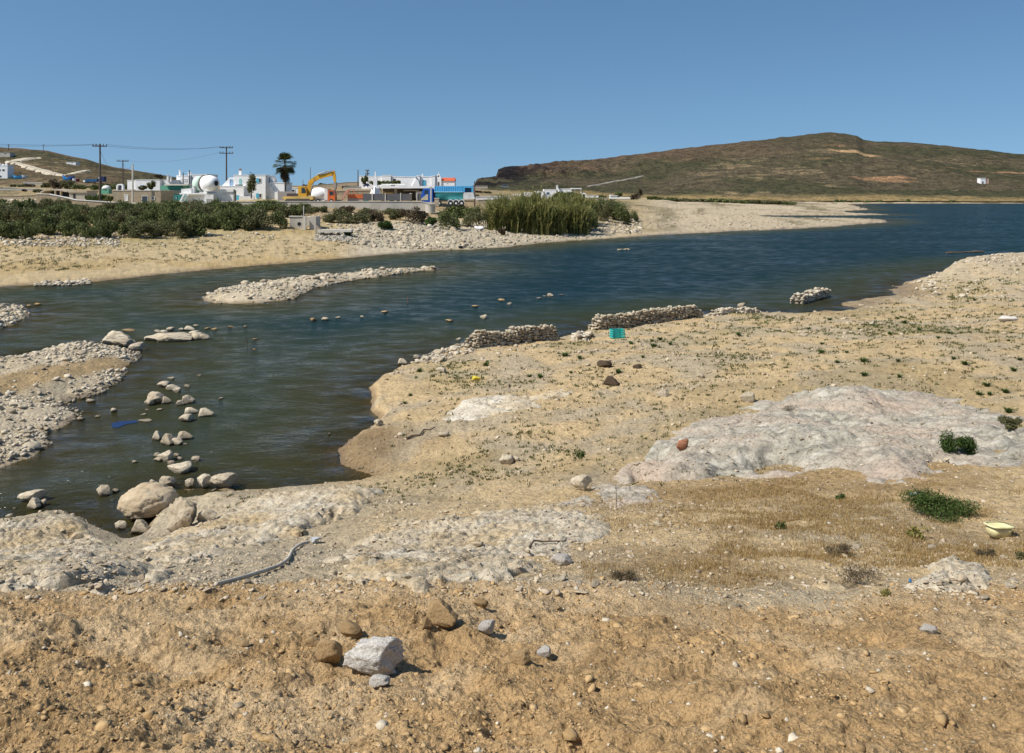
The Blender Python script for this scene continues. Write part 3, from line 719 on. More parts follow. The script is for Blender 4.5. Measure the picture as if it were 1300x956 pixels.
dens = np.where(dd < .75, .03, np.clip(.35 + .5 * fbm(x, y, 2.2, 3, 2) + .5 * (d < .7), .1, 1))
k = (rng.random(len(x)) < dens) & (x / y > -.68)
x, y, d = x[k], y[k], d[k]
s = np.clip(rng.lognormal(-2.75, .5, len(x)), .03, .32)
rubble("rubble", "pale rubble covering the stone bank at the left", np.stack([x, y, np.maximum(hq(x, y), 0)], -1), s, PALE, 90, "pale angular stone lying on the rubble covered bank at the left", "larger stones of the left bank")
x, y, d = scatter_poly(MID, 9000, -.15); k = rng.random(len(x)) < np.clip(.5 + .5 * fbm(x, y, 3, 3, 1), .15, 1); x, y = x[k], y[k]
s = np.clip(rng.lognormal(-2.2, .5, len(x)), .05, .5)
rubble("rubble", "pale rubble on the long narrow island in midwater", np.stack([x, y, np.maximum(hq(x, y), 0)], -1), s, PALE, 30, "pale stone on the long narrow rubble island in midwater", "larger stones of the midwater island")
x, y, d = scatter_poly(SPIT, 7000, -.1, xr=((-40, 30), (-20, 75))); k = (rng.random(len(x)) < .6); x, y = x[k], y[k]
s = np.clip(rng.lognormal(-2.2, .45, len(x)), .05, .4)
rubble("rubble", "pale rubble on the small spit at the left edge", np.stack([x, y, np.maximum(hq(x, y), 0)], -1), s, PALE, 10, "pale stone on the small rubble spit at the left edge", "larger stones of the left spit")
# far stony slope
def px_scatter(p0, p1, q0, q1, n, dens=None):
    out = []
    for _ in range(n):
        a, b = random.uniform(p0, p1), random.uniform(q0, q1)
        if dens and random.random() > dens(a, b): continue
        out.append(hit(a, b))
    return np.array(out)
slope_top = lambda a: np.interp(a, [340, 420, 470, 540, 600, 640, 700, 745, 770, 815], [293, 292, 284, 280, 288, 293, 296, 290, 276, 284])
slope_bot = lambda a: np.interp(a, [340, 420, 470, 540, 600, 640, 700, 745, 770, 815], [298, 307, 314, 317, 316, 313, 307, 303, 300, 296])
pts = px_scatter(400, 815, 274, 318, 9000, lambda a, b: 1.0 if slope_top(a) < b < slope_bot(a) else 0)
rubble("rubble", "pale rubble slope on the far bank below the reeds and bushes", pts, np.clip(rng.lognormal(-2.15, .6, len(pts)), .06, .8), FARST, 40, "pale block on the rubble slope of the far bank", "larger blocks on the far rubble slope")
pts = px_scatter(380, 560, 264, 292, 900, lambda a, b: .8 if fbm(np.array(a), np.array(b), 14, 2, 2) > 0 else .1); rubble("rubble", "scattered pale stones on the far bank under the parapet", pts, np.clip(rng.lognormal(-1.9, .5, len(pts)), .08, .6), PALE)
pts = px_scatter(-60, 350, 296, 313, 2600, lambda a, b: .9 if (a < 150 and 297 < b < 313) else (.35 if b < 303 else .05))
rubble("rubble", "pale rubble at the foot of the far left bushes", pts, np.clip(rng.lognormal(-1.8, .45, len(pts)), .08, .5), PALE)
pts = px_scatter(400, 446, 294.5, 306, 1500); rubble("rubble", "dark grey rubble below the concrete slab", pts, np.clip(rng.lognormal(-1.9, .3, len(pts)), .1, .35), GREYST)
pts = px_scatter(750, 815, 273, 297, 600, lambda a, b: 1 if b > 300 - (a - 750) * .4 else .25); rubble("rubble", "pale boulders below the right end of the reeds", pts, np.clip(rng.lognormal(-1.3, .4, len(pts)), .12, .8), PALE)
pts = px_scatter(45, 114, 355, 363, 500, lambda a, b: 1 if abs(b - (363.5 - (a - 45) * .075)) < 3 else 0); rubble("rubble", "low row of pale stones at the water line of the far left beach", pts, np.clip(rng.lognormal(-1.8, .4, len(pts)), .08, .4), PALE)
# near bank gravel: on the ground, thinning with distance
def near_scatter(n, f0=8.6, f1=75):
    u = rng.uniform(-.68, .68, n); y = np.exp(rng.uniform(math.log(f0), math.log(f1), n)); x = u * y
    dn = seg_sd(x, y, NEAR); k = dn > .05
    return x[k], y[k], dn[k]
x, y, dn = near_scatter(60000)
cl = fbm(x, y, 2.6, 4, 3) + .5 * fbm(x, y, .9, 2, 5)
k = rng.random(len(x)) < np.clip(.16 + .9 * ss(.05, .7, cl) + .4 * ss(18, 12, y) + .4 * ss(1.2, .1, dn), 0, 1); x, y, dn = x[k], y[k], dn[k]
s = np.clip(rng.lognormal(-3.95, .62, len(x)), .006, .18) * np.clip(y / 22, .55, 2.2)
BEACHST = stone_mat('beach_stone', (.36, .29, .20), (.47, .39, .28), (.57, .49, .37))
rubble("gravel", "pale gravel and small stones strewn over the near beach", np.stack([x, y, hq(x, y)], -1), s, BEACHST, 46, "pale loose stone lying on the near sandy beach", "loose stones on the near beach")
# clods in the tipped soil
n = 34000; u = rng.uniform(-.66, .66, n); y = rng.uniform(4.4, 9.3, n); x = u * y
k = rng.random(n) < np.clip(.5 + .8 * fbm(x, y, .7, 3, 2) + .5 * ss(8.2, 9, y), .08, 1); x, y = x[k], y[k]
s = np.clip(rng.lognormal(-4.75, .62, len(x)), .003, .06)
rubble("gravel", "small clods and grit in the brown tipped soil", np.stack([x, y, hq(x, y)], -1), s, CLODM, sink=.4)
n = 900; u = rng.uniform(-.66, .66, n); y = rng.uniform(4.4, 9.2, n); x = u * y; s = np.clip(rng.lognormal(-4.5, .55, n), .004, .05)
rubble("gravel", "pale chips in the brown tipped soil", np.stack([x, y, hq(x, y)], -1), s, PALE, sink=.35)

x, y, dn = near_scatter(16000, 16, 70); k = rng.random(len(x)) < .3 + .6 * ss(-.1, .5, fbm(x, y, 2, 3, 6)); x, y = x[k], y[k]
rubble("gravel", "small dark crumbs of earth and dung on the near beach", np.stack([x, y, hq(x, y)], -1), np.clip(rng.lognormal(-3.9, .5, len(x)), .008, .09) * np.clip(y / 26, .7, 1.8), stone_mat("dark_crumb", (.13, .09, .05), (.22, .16, .09), (.32, .24, .14), .02, 8), sink=.35)
# ---- stones in the foreground soil and single stones of the beach
rock(470, 857, 82, 44, "white craggy quartz rock in the brown soil of the foreground", mat=WHITEST, sub=5, kind=3, sink=.27, cuts=7, nz=.2, az=0, depth=.65)
rock(419, 845, 42, 34, "rounded earthy brown rock touching the left of the white craggy rock", mat=SOILST, sub=4, kind=5)
rock(484, 874, 34, 16, "small white rock below the white craggy rock", mat=WHITEST, sub=4)
rock(557, 798, 50, 32, "brown flat topped rock half buried at the edge of the soil bank", mat=SOILST, sub=4, kind=1)
rock(541, 799, 15, 15, "small brown stone at the left foot of the half buried brown rock", mat=SOILST, sub=4)
rock(617, 806, 24, 18, "small white stone right of the half buried brown rock", mat=WHITEST, sub=4)
rock(662, 843, 28, 16, "earthy tan flat stone in the soil right of the white rock", mat=SOILST, sub=4)
rock(690, 836, 20, 12, "crumbling whitish stone in the soil", mat=WHITEST, sub=4)
rock(447, 812, 40, 20, "low earthy brown stone above the white craggy rock", mat=SOILST, sub=4)
rock(396, 822, 20, 12, "dark brown clod left of the rounded earthy rock", mat=SOILST, sub=4)
rock(1180, 806, 24, 14, "small grey white stone on the soil bank at the right", mat=WHITEST, sub=4)
rock(610, 772, 20, 12, "small brown clod at the top edge of the soil bank", mat=SOILST, sub=4)
rock(715, 718, 34, 15, "smooth white flat stone tilted on the bare ground in the middle", mat=WHITEST, sub=4, az=.35, depth=.5)
rock(738, 624, 26, 20, "grey pointed rock left of the large grey pink outcrop", sub=4)
rock(867, 589, 18, 17, "rust red rock lying on the large grey pink outcrop", mat=REDST, sub=4)
rock(642, 590, 20, 15, "tan rounded stone on the bare slope in the middle", sub=4)
rock(655, 588, 10, 8, "little tan stone beside the rounded stone on the slope", sub=4)
rock(1280, 408, 34, 8, "long flat whitish slab on the sand at the right edge", mat=WHITEST, sub=4, depth=.4)
rock(949, 512, 22, 13, "pale grey stone on the sand just left of the outcrop top", sub=4)
rock(891, 480, 12, 7, "small pale stone in the middle of the sandy beach", sub=4)
rock(843, 506, 18, 9, "flat pale stone with a dark shadow on the sandy beach", sub=4)
rock(561, 475, 16, 7, "flat grey stone on the beach below the ruined wall", sub=4)
rock(562, 556, 16, 9, "pale stone beside the dry branch", sub=4)
rock(480, 542, 14, 8, "pale stone at the lip of the cut shore", sub=4)
rock(510, 465, 14, 8, "pale stone where the beach meets the water under the ruined wall", sub=4)
rock(310, 822, 16, 8, "thin dark brown clod in the left of the soil bank", mat=SOILST, sub=3)
for a, b, lab in ((770, 468, "low dark heap of dried weed on the beach below the teal crate"), (776, 491, "rounded dark heap of dried weed nearest the white outcrop"), (810, 469, "small dark heap of dried weed right of the other heaps")):
    rock(a, b, 24 if a < 800 else 13, 10 if a < 775 else 12 if a < 800 else 6, lab, mat=stone_mat("weed_heap_%d" % a, (.04, .03, .02), (.085, .06, .04), (.13, .10, .06), .03, 9, False), sub=4, name="weed_heap", cat="heap")

# ------------------------------------------------------------------ rock outcrops
def outcrop_mat(name, a, b_, c_, pink, pk=.5):
    m, nt, b, o = new_mat(name); p = geo_pos(nt)
    mpn = nd(nt, "ShaderNodeMapping"); mpn.inputs['Rotation'].default_value = (0, .4, .5); mpn.inputs['Scale'].default_value = (1, 2.6, 2.2); nt.links.new(p, mpn.inputs[0])
    n1 = noise(nt, 1.5, 8, .65, mpn.outputs[0]); n2 = noise(nt, .55, 4, .55, p); n3 = noise(nt, 14, 5, .65, p)
    r = ramp(nt, n1.outputs[0], [(.34, a), (.5, b_), (.64, c_)])
    pf = ramp(nt, n2.outputs[0], [(.5 - .12 + .1 * (1 - pk), (0, 0, 0)), (.66, (1, 1, 1))])
    c = mixc(nt, r.outputs[0], pink, pf.outputs[0]); 
    r3 = ramp(nt, n3.outputs[0], [(.3, (.62, .6, .56)), (.52, (1, 1, 1)), (.75, (1.15, 1.14, 1.12))])
    c = mixc(nt, c, r3.outputs[0], 1.0, 'MULTIPLY')
    wv = nd(nt, "ShaderNodeMix", data_type='RGBA', blend_type='LINEAR_LIGHT'); wv.inputs[0].default_value = .35; nt.links.new(p, wv.inputs[6]); nt.links.new(noise(nt, 2.2, 4, .6, p).outputs['Color'], wv.inputs[7])
    ck = []
    for sc_, wd in ((1.7, .035), (5.0, .05)):
        vo = nd(nt, "ShaderNodeTexVoronoi", feature='DISTANCE_TO_EDGE'); vo.inputs['Scale'].default_value = sc_; nt.links.new(wv.outputs[2], vo.inputs['Vector'])
        q = ramp(nt, vo.outputs['Distance'], [(0, (.38, .35, .31)), (wd, (1, 1, 1))]); ck.append(q); mk = ramp(nt, noise(nt, .9 + sc_ * .3, 4, .6, p).outputs[0], [(.45, (0, 0, 0)), (.62, (.55, .55, .55))]); c = mixc(nt, c, q.outputs[0], mk.outputs[0], 'MULTIPLY')
    nt.links.new(c, b.inputs['Base Color']); b.inputs['Roughness'].default_value = .95; b.inputs['Specular IOR Level'].default_value = .2
    ad = nd(nt, "ShaderNodeMath", operation='MULTIPLY_ADD'); ad.inputs[1].default_value = .4
    nt.links.new(n3.outputs[0], ad.inputs[0]); nt.links.new(n1.outputs[0], ad.inputs[2])
    a2 = nd(nt, "ShaderNodeMath", operation='MULTIPLY_ADD'); a2.inputs[1].default_value = .12; nt.links.new(ck[0].outputs[0], a2.inputs[0]); nt.links.new(ad.outputs[0], a2.inputs[2])
    bp = nd(nt, "ShaderNodeBump"); bp.inputs['Strength'].default_value = 1; bp.inputs['Distance'].default_value = .09
    nt.links.new(a2.outputs[0], bp.inputs['Height']); nt.links.new(bp.outputs[0], b.inputs['Normal']); return m
OM1 = outcrop_mat("outcrop_grey_pink", (.23, .215, .18), (.40, .37, .30), (.55, .515, .44), (.46, .37, .29), .55)
OM2 = outcrop_mat("outcrop_white", (.42, .36, .27), (.60, .54, .43), (.70, .65, .56), (.55, .44, .29), .3)
OM3 = outcrop_mat("outcrop_buff", (.36, .30, .22), (.52, .45, .34), (.63, .57, .46), (.50, .38, .22), .5)
def cells(x, y, s, seed):
    """jointed blocks: offset from the nearest block centre, its random numbers and the distance to its edge"""
    X_, Y_ = x / s, y / s; xi, yi = np.floor(X_).astype(int), np.floor(Y_).astype(int)
    b1 = np.full(x.shape, 9.); b2 = b1.copy(); R = np.zeros(x.shape); Q = R.copy(); ox = R.copy(); oy = R.copy()
    for i in (-1, 0, 1):
        for j in (-1, 0, 1):
            a, b = (xi + i) & 255, (yi + j) & 255
            dx = X_ - xi - i - .1 - .8 * _L2[seed % 8][a, b]; dy = Y_ - yi - j - .1 - .8 * _L2[(seed + 1) % 8][a, b]
            d = np.hypot(dx, dy); n = d < b1
            b2 = np.where(n, b1, np.minimum(b2, d)); b1 = np.where(n, d, b1)
            R = np.where(n, _L2[(seed + 2) % 8][a, b], R); Q = np.where(n, _L2[(seed + 3) % 8][a, b], Q); ox = np.where(n, dx, ox); oy = np.where(n, dy, oy)
    return ox, oy, R, Q, b2 - b1
def outcrop(pix, hmax, step, mat, label, seed, edge=1.2, strata=1.0, near=False):
    poly = [hit(*p)[:2] for p in pix]
    P = np.array(poly); lo, hi = P.min(0) - .4, P.max(0) + .4
    nx, ny = int((hi[0] - lo[0]) / step) + 2, int((hi[1] - lo[1]) / step) + 2
    gx, gy = np.meshgrid(np.linspace(lo[0], hi[0], nx), np.linspace(lo[1], hi[1], ny))
    d = seg_sd(gx, gy, poly) + fbm(gx, gy, 1.1, 4, seed, .6) * .55 * edge - .05
    d = d - (1.0 if near else .75) * edge * ss(.05, .5, fbm(gx, gy, 1.3 if near else 3, 5, seed + 5, .65))
    e = 1 - np.exp(-np.maximum(d, 0) / (edge * (.35 if near else .8)))
    a = .55 + .25 * seed
    rx, ry = gx * cos(a) - gy * sin(a), gx * sin(a) + gy * cos(a)
    big = fbm(gx, gy, 3.2, 4, seed + 1)
    st = fbm(rx / 3.2, ry, .55, 4, seed + 2, .6)
    crack = np.abs(fbm(rx / 2.0, ry, .95, 4, seed + 3, .6))
    ter = (big * 2.4 + gx * .16 + gy * .2) % .5 / .5
    up = hmax * e * np.clip(.62 + .55 * big, .12, 1.4) + e * strata * (.04 * st + .03 * ter - .08 * np.exp(-(crack / .05) ** 2) + .03 * fbm(gx, gy, .18, 3, seed + 4, .6))
    for sc_, am in ((1.5, .075), (.5, .042), (.19, .02)):
        wx, wy = rx / 1.9 + .25 * sc_ * fbm(gx, gy, sc_, 3, seed), ry + .25 * sc_ * fbm(gx, gy, sc_, 3, seed + 3)
        ox, oy, R, Q, ed = cells(wx, wy, sc_, seed + int(sc_ * 7))
        up = up + e * strata * am * ((R - .5) * 1.3 + ox * (Q - .3) * 1.5 + oy * (R - .6) * 1.5 - .9 * np.exp(-(ed / .07) ** 2))
    if near:
        t1 = (ry / .5 + 2.2 * fbm(gx, gy, 1.5, 5, seed + 6, .6)) % 1; t2 = (ry / .15 + 1.2 * fbm(gx, gy, .6, 3, seed + 2, .6)) % 1
        up = e * (hmax * (.35 + .4 * big) + .055 * t1 * (.4 + vnoise(np.floor(ry / .42) * 3.7, rx / 1.1)) + .03 * t2 + .3 * (up - hmax * e * np.clip(.62 + .55 * big, .12, 1.4)) + .02 * fbm(gx, gy, .12, 3, seed, .7))
    z = hq(gx, gy) + np.where(d > 0, up - .01, np.maximum(d, -.5) * .6 - .03)
    keep = d > -.25
    OUT.append((lo[0], lo[1], gx[0, 1] - gx[0, 0], gy[1, 0] - gy[0, 0], np.where(keep, z, -1e3)))
    q = grid_quads(ny, nx); q = q[keep.ravel()[q].all(1)]
    used = np.unique(q); mp_ = np.full(nx * ny, -1); mp_[used] = np.arange(len(used))
    o = link_mesh("rock_outcrop", np_mesh("rock_outcrop", np.stack([gx, gy, z], -1).reshape(-1, 3)[used], mp_[q], smooth=True), mat)
    return tag(o, label, "rock outcrop")
outcrop([(785, 600), (800, 585), (830, 560), (880, 535), (930, 520), (990, 508), (1050, 501), (1090, 497), (1140, 500), (1190, 505), (1225, 516), (1280, 524), (1360, 532), (1380, 585), (1290, 590), (1220, 600), (1150, 612), (1080, 605), (1000, 600), (940, 605), (870, 612), (820, 612)],
        .62, .055, OM1, "large low outcrop of grey and pink rock across the right of the beach", 1, 1.3, 1.0)
outcrop([(552, 529), (580, 512), (620, 503), (660, 504), (700, 494), (738, 496), (735, 505), (690, 511), (650, 523), (600, 533), (565, 534)], .38, .05, OM2, "long low white outcrop on the sand in the middle of the beach", 2, .7)
outcrop([(-90, 690), (0, 670), (40, 664), (75, 657), (110, 664), (130, 690), (172, 704), (180, 730), (130, 752), (60, 758), (-90, 760)], .42, .03, OM3, "broken pale outcrop sloping into the water at the lower left", 3, .5, near=True)
outcrop([(160, 735), (180, 690), (215, 676), (262, 664), (305, 646), (400, 628), (470, 620), (490, 634), (440, 660), (380, 682), (300, 700), (250, 728), (190, 745)], .26, .035, OM3, "buff cracked outcrop along the near shore behind the hose", 4, .6, near=True)
outcrop([(400, 745), (390, 718), (440, 692), (500, 660), (560, 658), (620, 654), (690, 645), (775, 652), (750, 690), (700, 720), (640, 743), (540, 752), (450, 752)], .24, .028, OM3, "pale stepped outcrop above the soil bank in the middle", 5, .5, near=True)
outcrop([(995, 750), (1030, 733), (1060, 737), (1100, 752), (1060, 757)], .2, .022, OM3, "small white outcrop poking out above the soil at the lower right", 6, .3, near=True)
outcrop([(1150, 745), (1165, 718), (1210, 708), (1250, 722), (1262, 748), (1200, 757)], .22, .022, OM3, "crumbling pale outcrop right of the small white one at the lower right", 7, .3, near=True)
outcrop([(700, 640), (735, 614), (790, 615), (850, 622), (866, 638), (780, 650)], .16, .03, OM1, "low grey ledge in front of the large outcrop", 3, .4)

for (p0, p1, q0, q1, n_), lab in (((-20, 430, 648, 752, 2600), "angular fragments on the near left rock shelf"), ((400, 860, 636, 756, 2200), "angular fragments on the middle rock shelf"), ((950, 1300, 700, 760, 900), "angular fragments above the soil at the right"), ((800, 1300, 500, 618, 1500), "angular fragments on and round the large grey pink outcrop"), ((540, 750, 486, 540, 400), "angular fragments round the long white outcrop")):
    pts = px_scatter(p0, p1, q0, q1, n_, lambda a, b: .2 + ss(-.2, .5, float(fbm(np.array(a), np.array(b * 2.), 60, 3, 5)))); pts = pts[pts[:, 2] > .03]
    rubble("rubble", lab, pts, np.clip(rng.lognormal(-3.95, .6, len(pts)), .008, .11), BEACHST, tmpl=ANG, sink=.42, tilt=.2)
for o in list(col.objects):                       # stones that lie on an outcrop rest on its surface
    if o.get("category") in ("rock", "boulder", "stone"):
        q = float(otop(o.location.x, o.location.y)) - max(float(hq(o.location.x, o.location.y)), 0)
        if 0 < q < 1.5: o.location.z += q - .01
# ------------------------------------------------------------------ ruined dry stone walls
def stone_wall(A, B, hm, thick, label, s0=.13, mat=PALE, rag=.25):
    a, b = Vector(hit(*A)), Vector(hit(*B)); L = (b - a).length; d = (b - a) / L; n = Vector((-d.y, d.x, 0))
    pos, size = [], []
    z = 0
    while z < hm:
        for w in (-.5, 0, .5):
            t = random.uniform(0, s0)
            while t < L:
                lim = hm * (1 - rag + rag * 2 * (.5 + .5 * math.sin(t * 1.7 + z * 2) * math.sin(t * .6 + 1)))
                if z < lim * min(1, .35 + min(t, L - t) * 1.2):
                    q = a + d * t + n * (w * thick + random.uniform(-.05, .05))
                    pos.append((q.x, q.y, max(hq(q.x, q.y), 0) + z + random.uniform(-.03, .05))); size.append(s0 * random.uniform(.7, 1.35))
                t += s0 * random.uniform(1.25, 1.9)
        z += s0 * .95
    V, T = stone_heap(pos, size, MD, rot=np.full(len(pos), math.atan2(d.y, d.x)) + rng.normal(0, .35, len(pos)), tilt=.2)
    return tag(link_mesh("stone_wall", np_mesh("stone_wall", V, None, T), mat), label, "stone wall")
WALLM = stone_mat("wall_stone", (.24, .20, .14), (.44, .38, .28), (.58, .52, .41))
stone_wall((597, 442), (706, 431), .78, .5, "shorter ruined dry stone wall at the water's edge, left of the gap", .13, WALLM)
stone_wall((752, 419), (888, 402.5), .82, .5, "long ruined dry stone wall at the water's edge behind the teal crate", .13, WALLM, .12)
stone_wall((905, 401), (958, 396.5), .38, .8, "collapsed low heap of wall stones right of the long ruined wall", .14, PALE, .5)
rock(942, 393, 12, 9, "big stone perched on top of the collapsed wall heap", sub=4)
stone_wall((1011, 386), (1048, 376), .62, .7, "short stump of stone wall standing in the water at the right", .15, PALE, .2)
stone_wall((733, 432), (748, 427), .3, .6, "little pile of pale blocks in the gap between the ruined walls", .2, PALE, .5)
pts = px_scatter(528, 600, 436, 462, 420, lambda a, b: 1 if abs(b - (462 - (a - 528) * .3)) < 7 else 0)
rubble("rubble", "spill of pale stones left of the shorter ruined wall", pts, np.clip(rng.lognormal(-2.3, .45, len(pts)), .05, .28), PALE, 12, "pale block in the spill left of the shorter ruined wall", "blocks of the wall spill")
pts = px_scatter(1136, 1300, 322, 378, 3000, lambda a, b: .9 if a < 1190 or b < 334 else .15); pts = pts[pts[:, 2] > .12]
rubble("rubble", "small stones on the pale mound at the right edge", pts, np.clip(rng.lognormal(-2.4, .5, len(pts)), .05, .5), PALE, 14, "pale stone on the mound at the right edge", "larger stones on the right mound")

# ------------------------------------------------------------------ vegetation
LEAF_D = leaf_mat("leaf_dark", (.055, .070, .024), (.125, .150, .052), (.25, .27, .11))
LEAF_O = leaf_mat("leaf_olive", (.06, .062, .028), (.135, .138, .06), (.23, .22, .11))
LEAF_B = leaf_mat("leaf_brown", (.055, .042, .024), (.12, .092, .055), (.20, .155, .10))
LEAF_G = leaf_mat("leaf_green", (.022, .042, .010), (.06, .105, .024), (.12, .17, .05))
REED_M = leaf_mat("reed_blades", (.08, .10, .028), (.19, .205, .062), (.40, .35, .14), .4)
STRAW = leaf_mat("dry_straw", (.22, .135, .05), (.38, .26, .11), (.52, .39, .19), .3)
YELG = leaf_mat("leaf_yellow", (.14, .13, .03), (.26, .23, .07), (.36, .31, .12), .2)
BARK = simple("bark", (.11, .08, .055), .95, .3, 4, .02)
def leaves(centers, size, r=None, asp=.55, up=0.0):
    """one small bent leaf spray at each centre"""
    r = r or rng; N = len(centers)
    a = r.normal(size=(N, 3)); a[:, 2] += up; a /= np.linalg.norm(a, axis=1)[:, None]
    b = np.cross(a, r.normal(size=(N, 3))); b /= np.linalg.norm(b, axis=1)[:, None]
    s = size * r.uniform(.6, 1.4, N)[:, None]
    n = np.cross(a, b)
    v = np.stack([centers - a * s, centers + b * s * asp + n * s * .15, centers + a * s, centers - b * s * asp + n * s * .15], 1)
    return v.reshape(-1, 3), np.arange(4 * N).reshape(-1, 4)
def bush_mesh(name, mat, w, d, h, n, leaf, seed, lobes=9, asp=.55, up=.3):
    r = np.random.default_rng(seed)
    C = np.stack([r.uniform(-.62, .62, lobes) * w, r.uniform(-.6, .6, lobes) * d, r.uniform(.22, .68, lobes) * h], -1)
    C[0] = (0, 0, h * .45)
    R = r.uniform(.22, .42, lobes)
    k = r.integers(0, lobes, n)
    q = r.normal(size=(n, 3)); q /= np.linalg.norm(q, axis=1)[:, None]
    q *= (r.random(n) ** .28)[:, None] * (1 + .18 * r.normal(size=n))[:, None]
    P = C[k] + q * R[k][:, None] * np.array([w, d, h * .8])
    P[:, 2] = np.where(P[:, 2] < .03 * h, r.uniform(.03, .3, n) * h, P[:, 2])
    v, f = leaves(P, leaf, r, asp, up)
    me = np_mesh(name, v, f); me.materials.append(mat); return me
_BM = {}
def bush(px, py, w, h, label, mat=LEAF_D, group=None, n=2600, leaf=None, name="bush", cat="bush", var=None, at=None, asp=.55):
    x, y, z = at or hit(px, py)
    W, Hh = w / F * y * .5, h / F * y
    key = (mat.name, var if var is not None else random.randrange(4), round(math.log(max(W / Hh, .1)) * 1.5), n)
    if leaf is None: leaf = .95 / F * y
    if key not in _BM:
        _BM[key] = (bush_mesh("foliage", mat, W, W * .8, Hh, n, leaf, hash(key[1]) + 7 + int(W * 10), asp=asp), W, Hh)
    me, w0, h0 = _BM[key]
    o = bpy.data.objects.new(name, me); col.objects.link(o)
    o.location = (x, y + W * .5, z - .05 * Hh); o.scale = (W / w0, W / w0, Hh / h0); o.rotation_euler = (0, 0, random.uniform(-.6, .6) + random.choice((0, pi)))
    return tag(o, label, cat, group)
# thicket along the far left bank, three rows deep
for row, (q, hh) in enumerate(((271, 18), (281, 26), (291, 32), (301, 28))):
    p = -70 + row * 9
    while p < 352 - row * 9:
        w = random.uniform(34, 54)
        q2 = q + random.uniform(-3, 3) - (6 if p > 250 and row == 3 else 0)
        bush(p, q2, w, hh * random.uniform(.85, 1.2), "dark green bush in the unbroken thicket along the far left bank", random.choice((LEAF_D, LEAF_D, LEAF_O)), "bushes of the far left thicket", n=4600)
        p += w * random.uniform(.42, .62)
for a in [(352, 291, 30, 26, "green bush just left of the concrete box", LEAF_D), (358, 276, 26, 14, "olive bush under the parapet behind the concrete box", LEAF_O), (376, 275, 24, 13, "green bush behind the concrete box top", LEAF_D),
          (425, 284, 42, 22, "grey olive bush right of the concrete box", LEAF_O), (452, 285, 36, 21, "dark olive bush in the middle of the bank under the parapet", LEAF_O), (475, 282, 30, 18, "brown twiggy bush under the parapet", LEAF_B),
          (488, 292, 24, 14, "bright green low bush on the rubble slope", LEAF_G), (505, 280, 30, 16, "yellowish olive bush under the parapet", LEAF_O), (524, 284, 44, 26, "large grey brown dead looking bush under the parapet", LEAF_B), (545, 288, 18, 13, "small green bush left of the rough path up the bank", LEAF_G),
          (400, 272, 34, 14, "olive scrub close under the parapet right of the thin pipe", LEAF_O), (436, 273, 34, 13, "grey brown scrub close under the parapet", LEAF_B), (466, 274, 34, 14, "olive scrub close under the parapet below the orange machine", LEAF_O), (497, 274, 34, 13, "olive brown scrub close under the parapet below the board fence", LEAF_O), (533, 275, 26, 12, "brown scrub at the end of the parapet", LEAF_B), (378, 268, 30, 11, "dark scrub against the parapet left of the thin pipe", LEAF_D), (348, 270, 40, 14, "dark green scrub against the parapet below the palm", LEAF_D),
          (441, 300, 14, 8, "little green bush above the grey rubble", LEAF_G), (574, 293, 44, 34, "big dark green bush below the blue truck cab", LEAF_D), (603, 290, 44, 30, "dark olive bush below the rear of the blue truck", LEAF_O), (590, 278, 50, 20, "dark green bush top close under the blue truck", LEAF_D), (637, 299, 10, 10, "small brown dead bush left of the reeds", LEAF_B),
          (752, 292, 36, 38, "tall dark green bush merging into the right end of the reeds", LEAF_D), (783, 281, 46, 34, "broad green bush between the large olive bush and the round one", LEAF_D), (808, 283, 22, 18, "low green bush at the very end of the row right of the reeds", LEAF_D),
          (745, 287, 38, 32, "dark green bush at the right end of the reeds", LEAF_D), (770, 282, 44, 33, "large dark olive bush right of the reeds", LEAF_O), (795, 286, 44, 34, "round dark green bush closing the row right of the reeds", LEAF_D), (770, 268, 50, 20, "dark green bush behind the bushes right of the reeds", LEAF_D), (655, 274, 40, 24, "green bush behind the left part of the reeds", LEAF_D)]:
    bush(*a, n=3000)
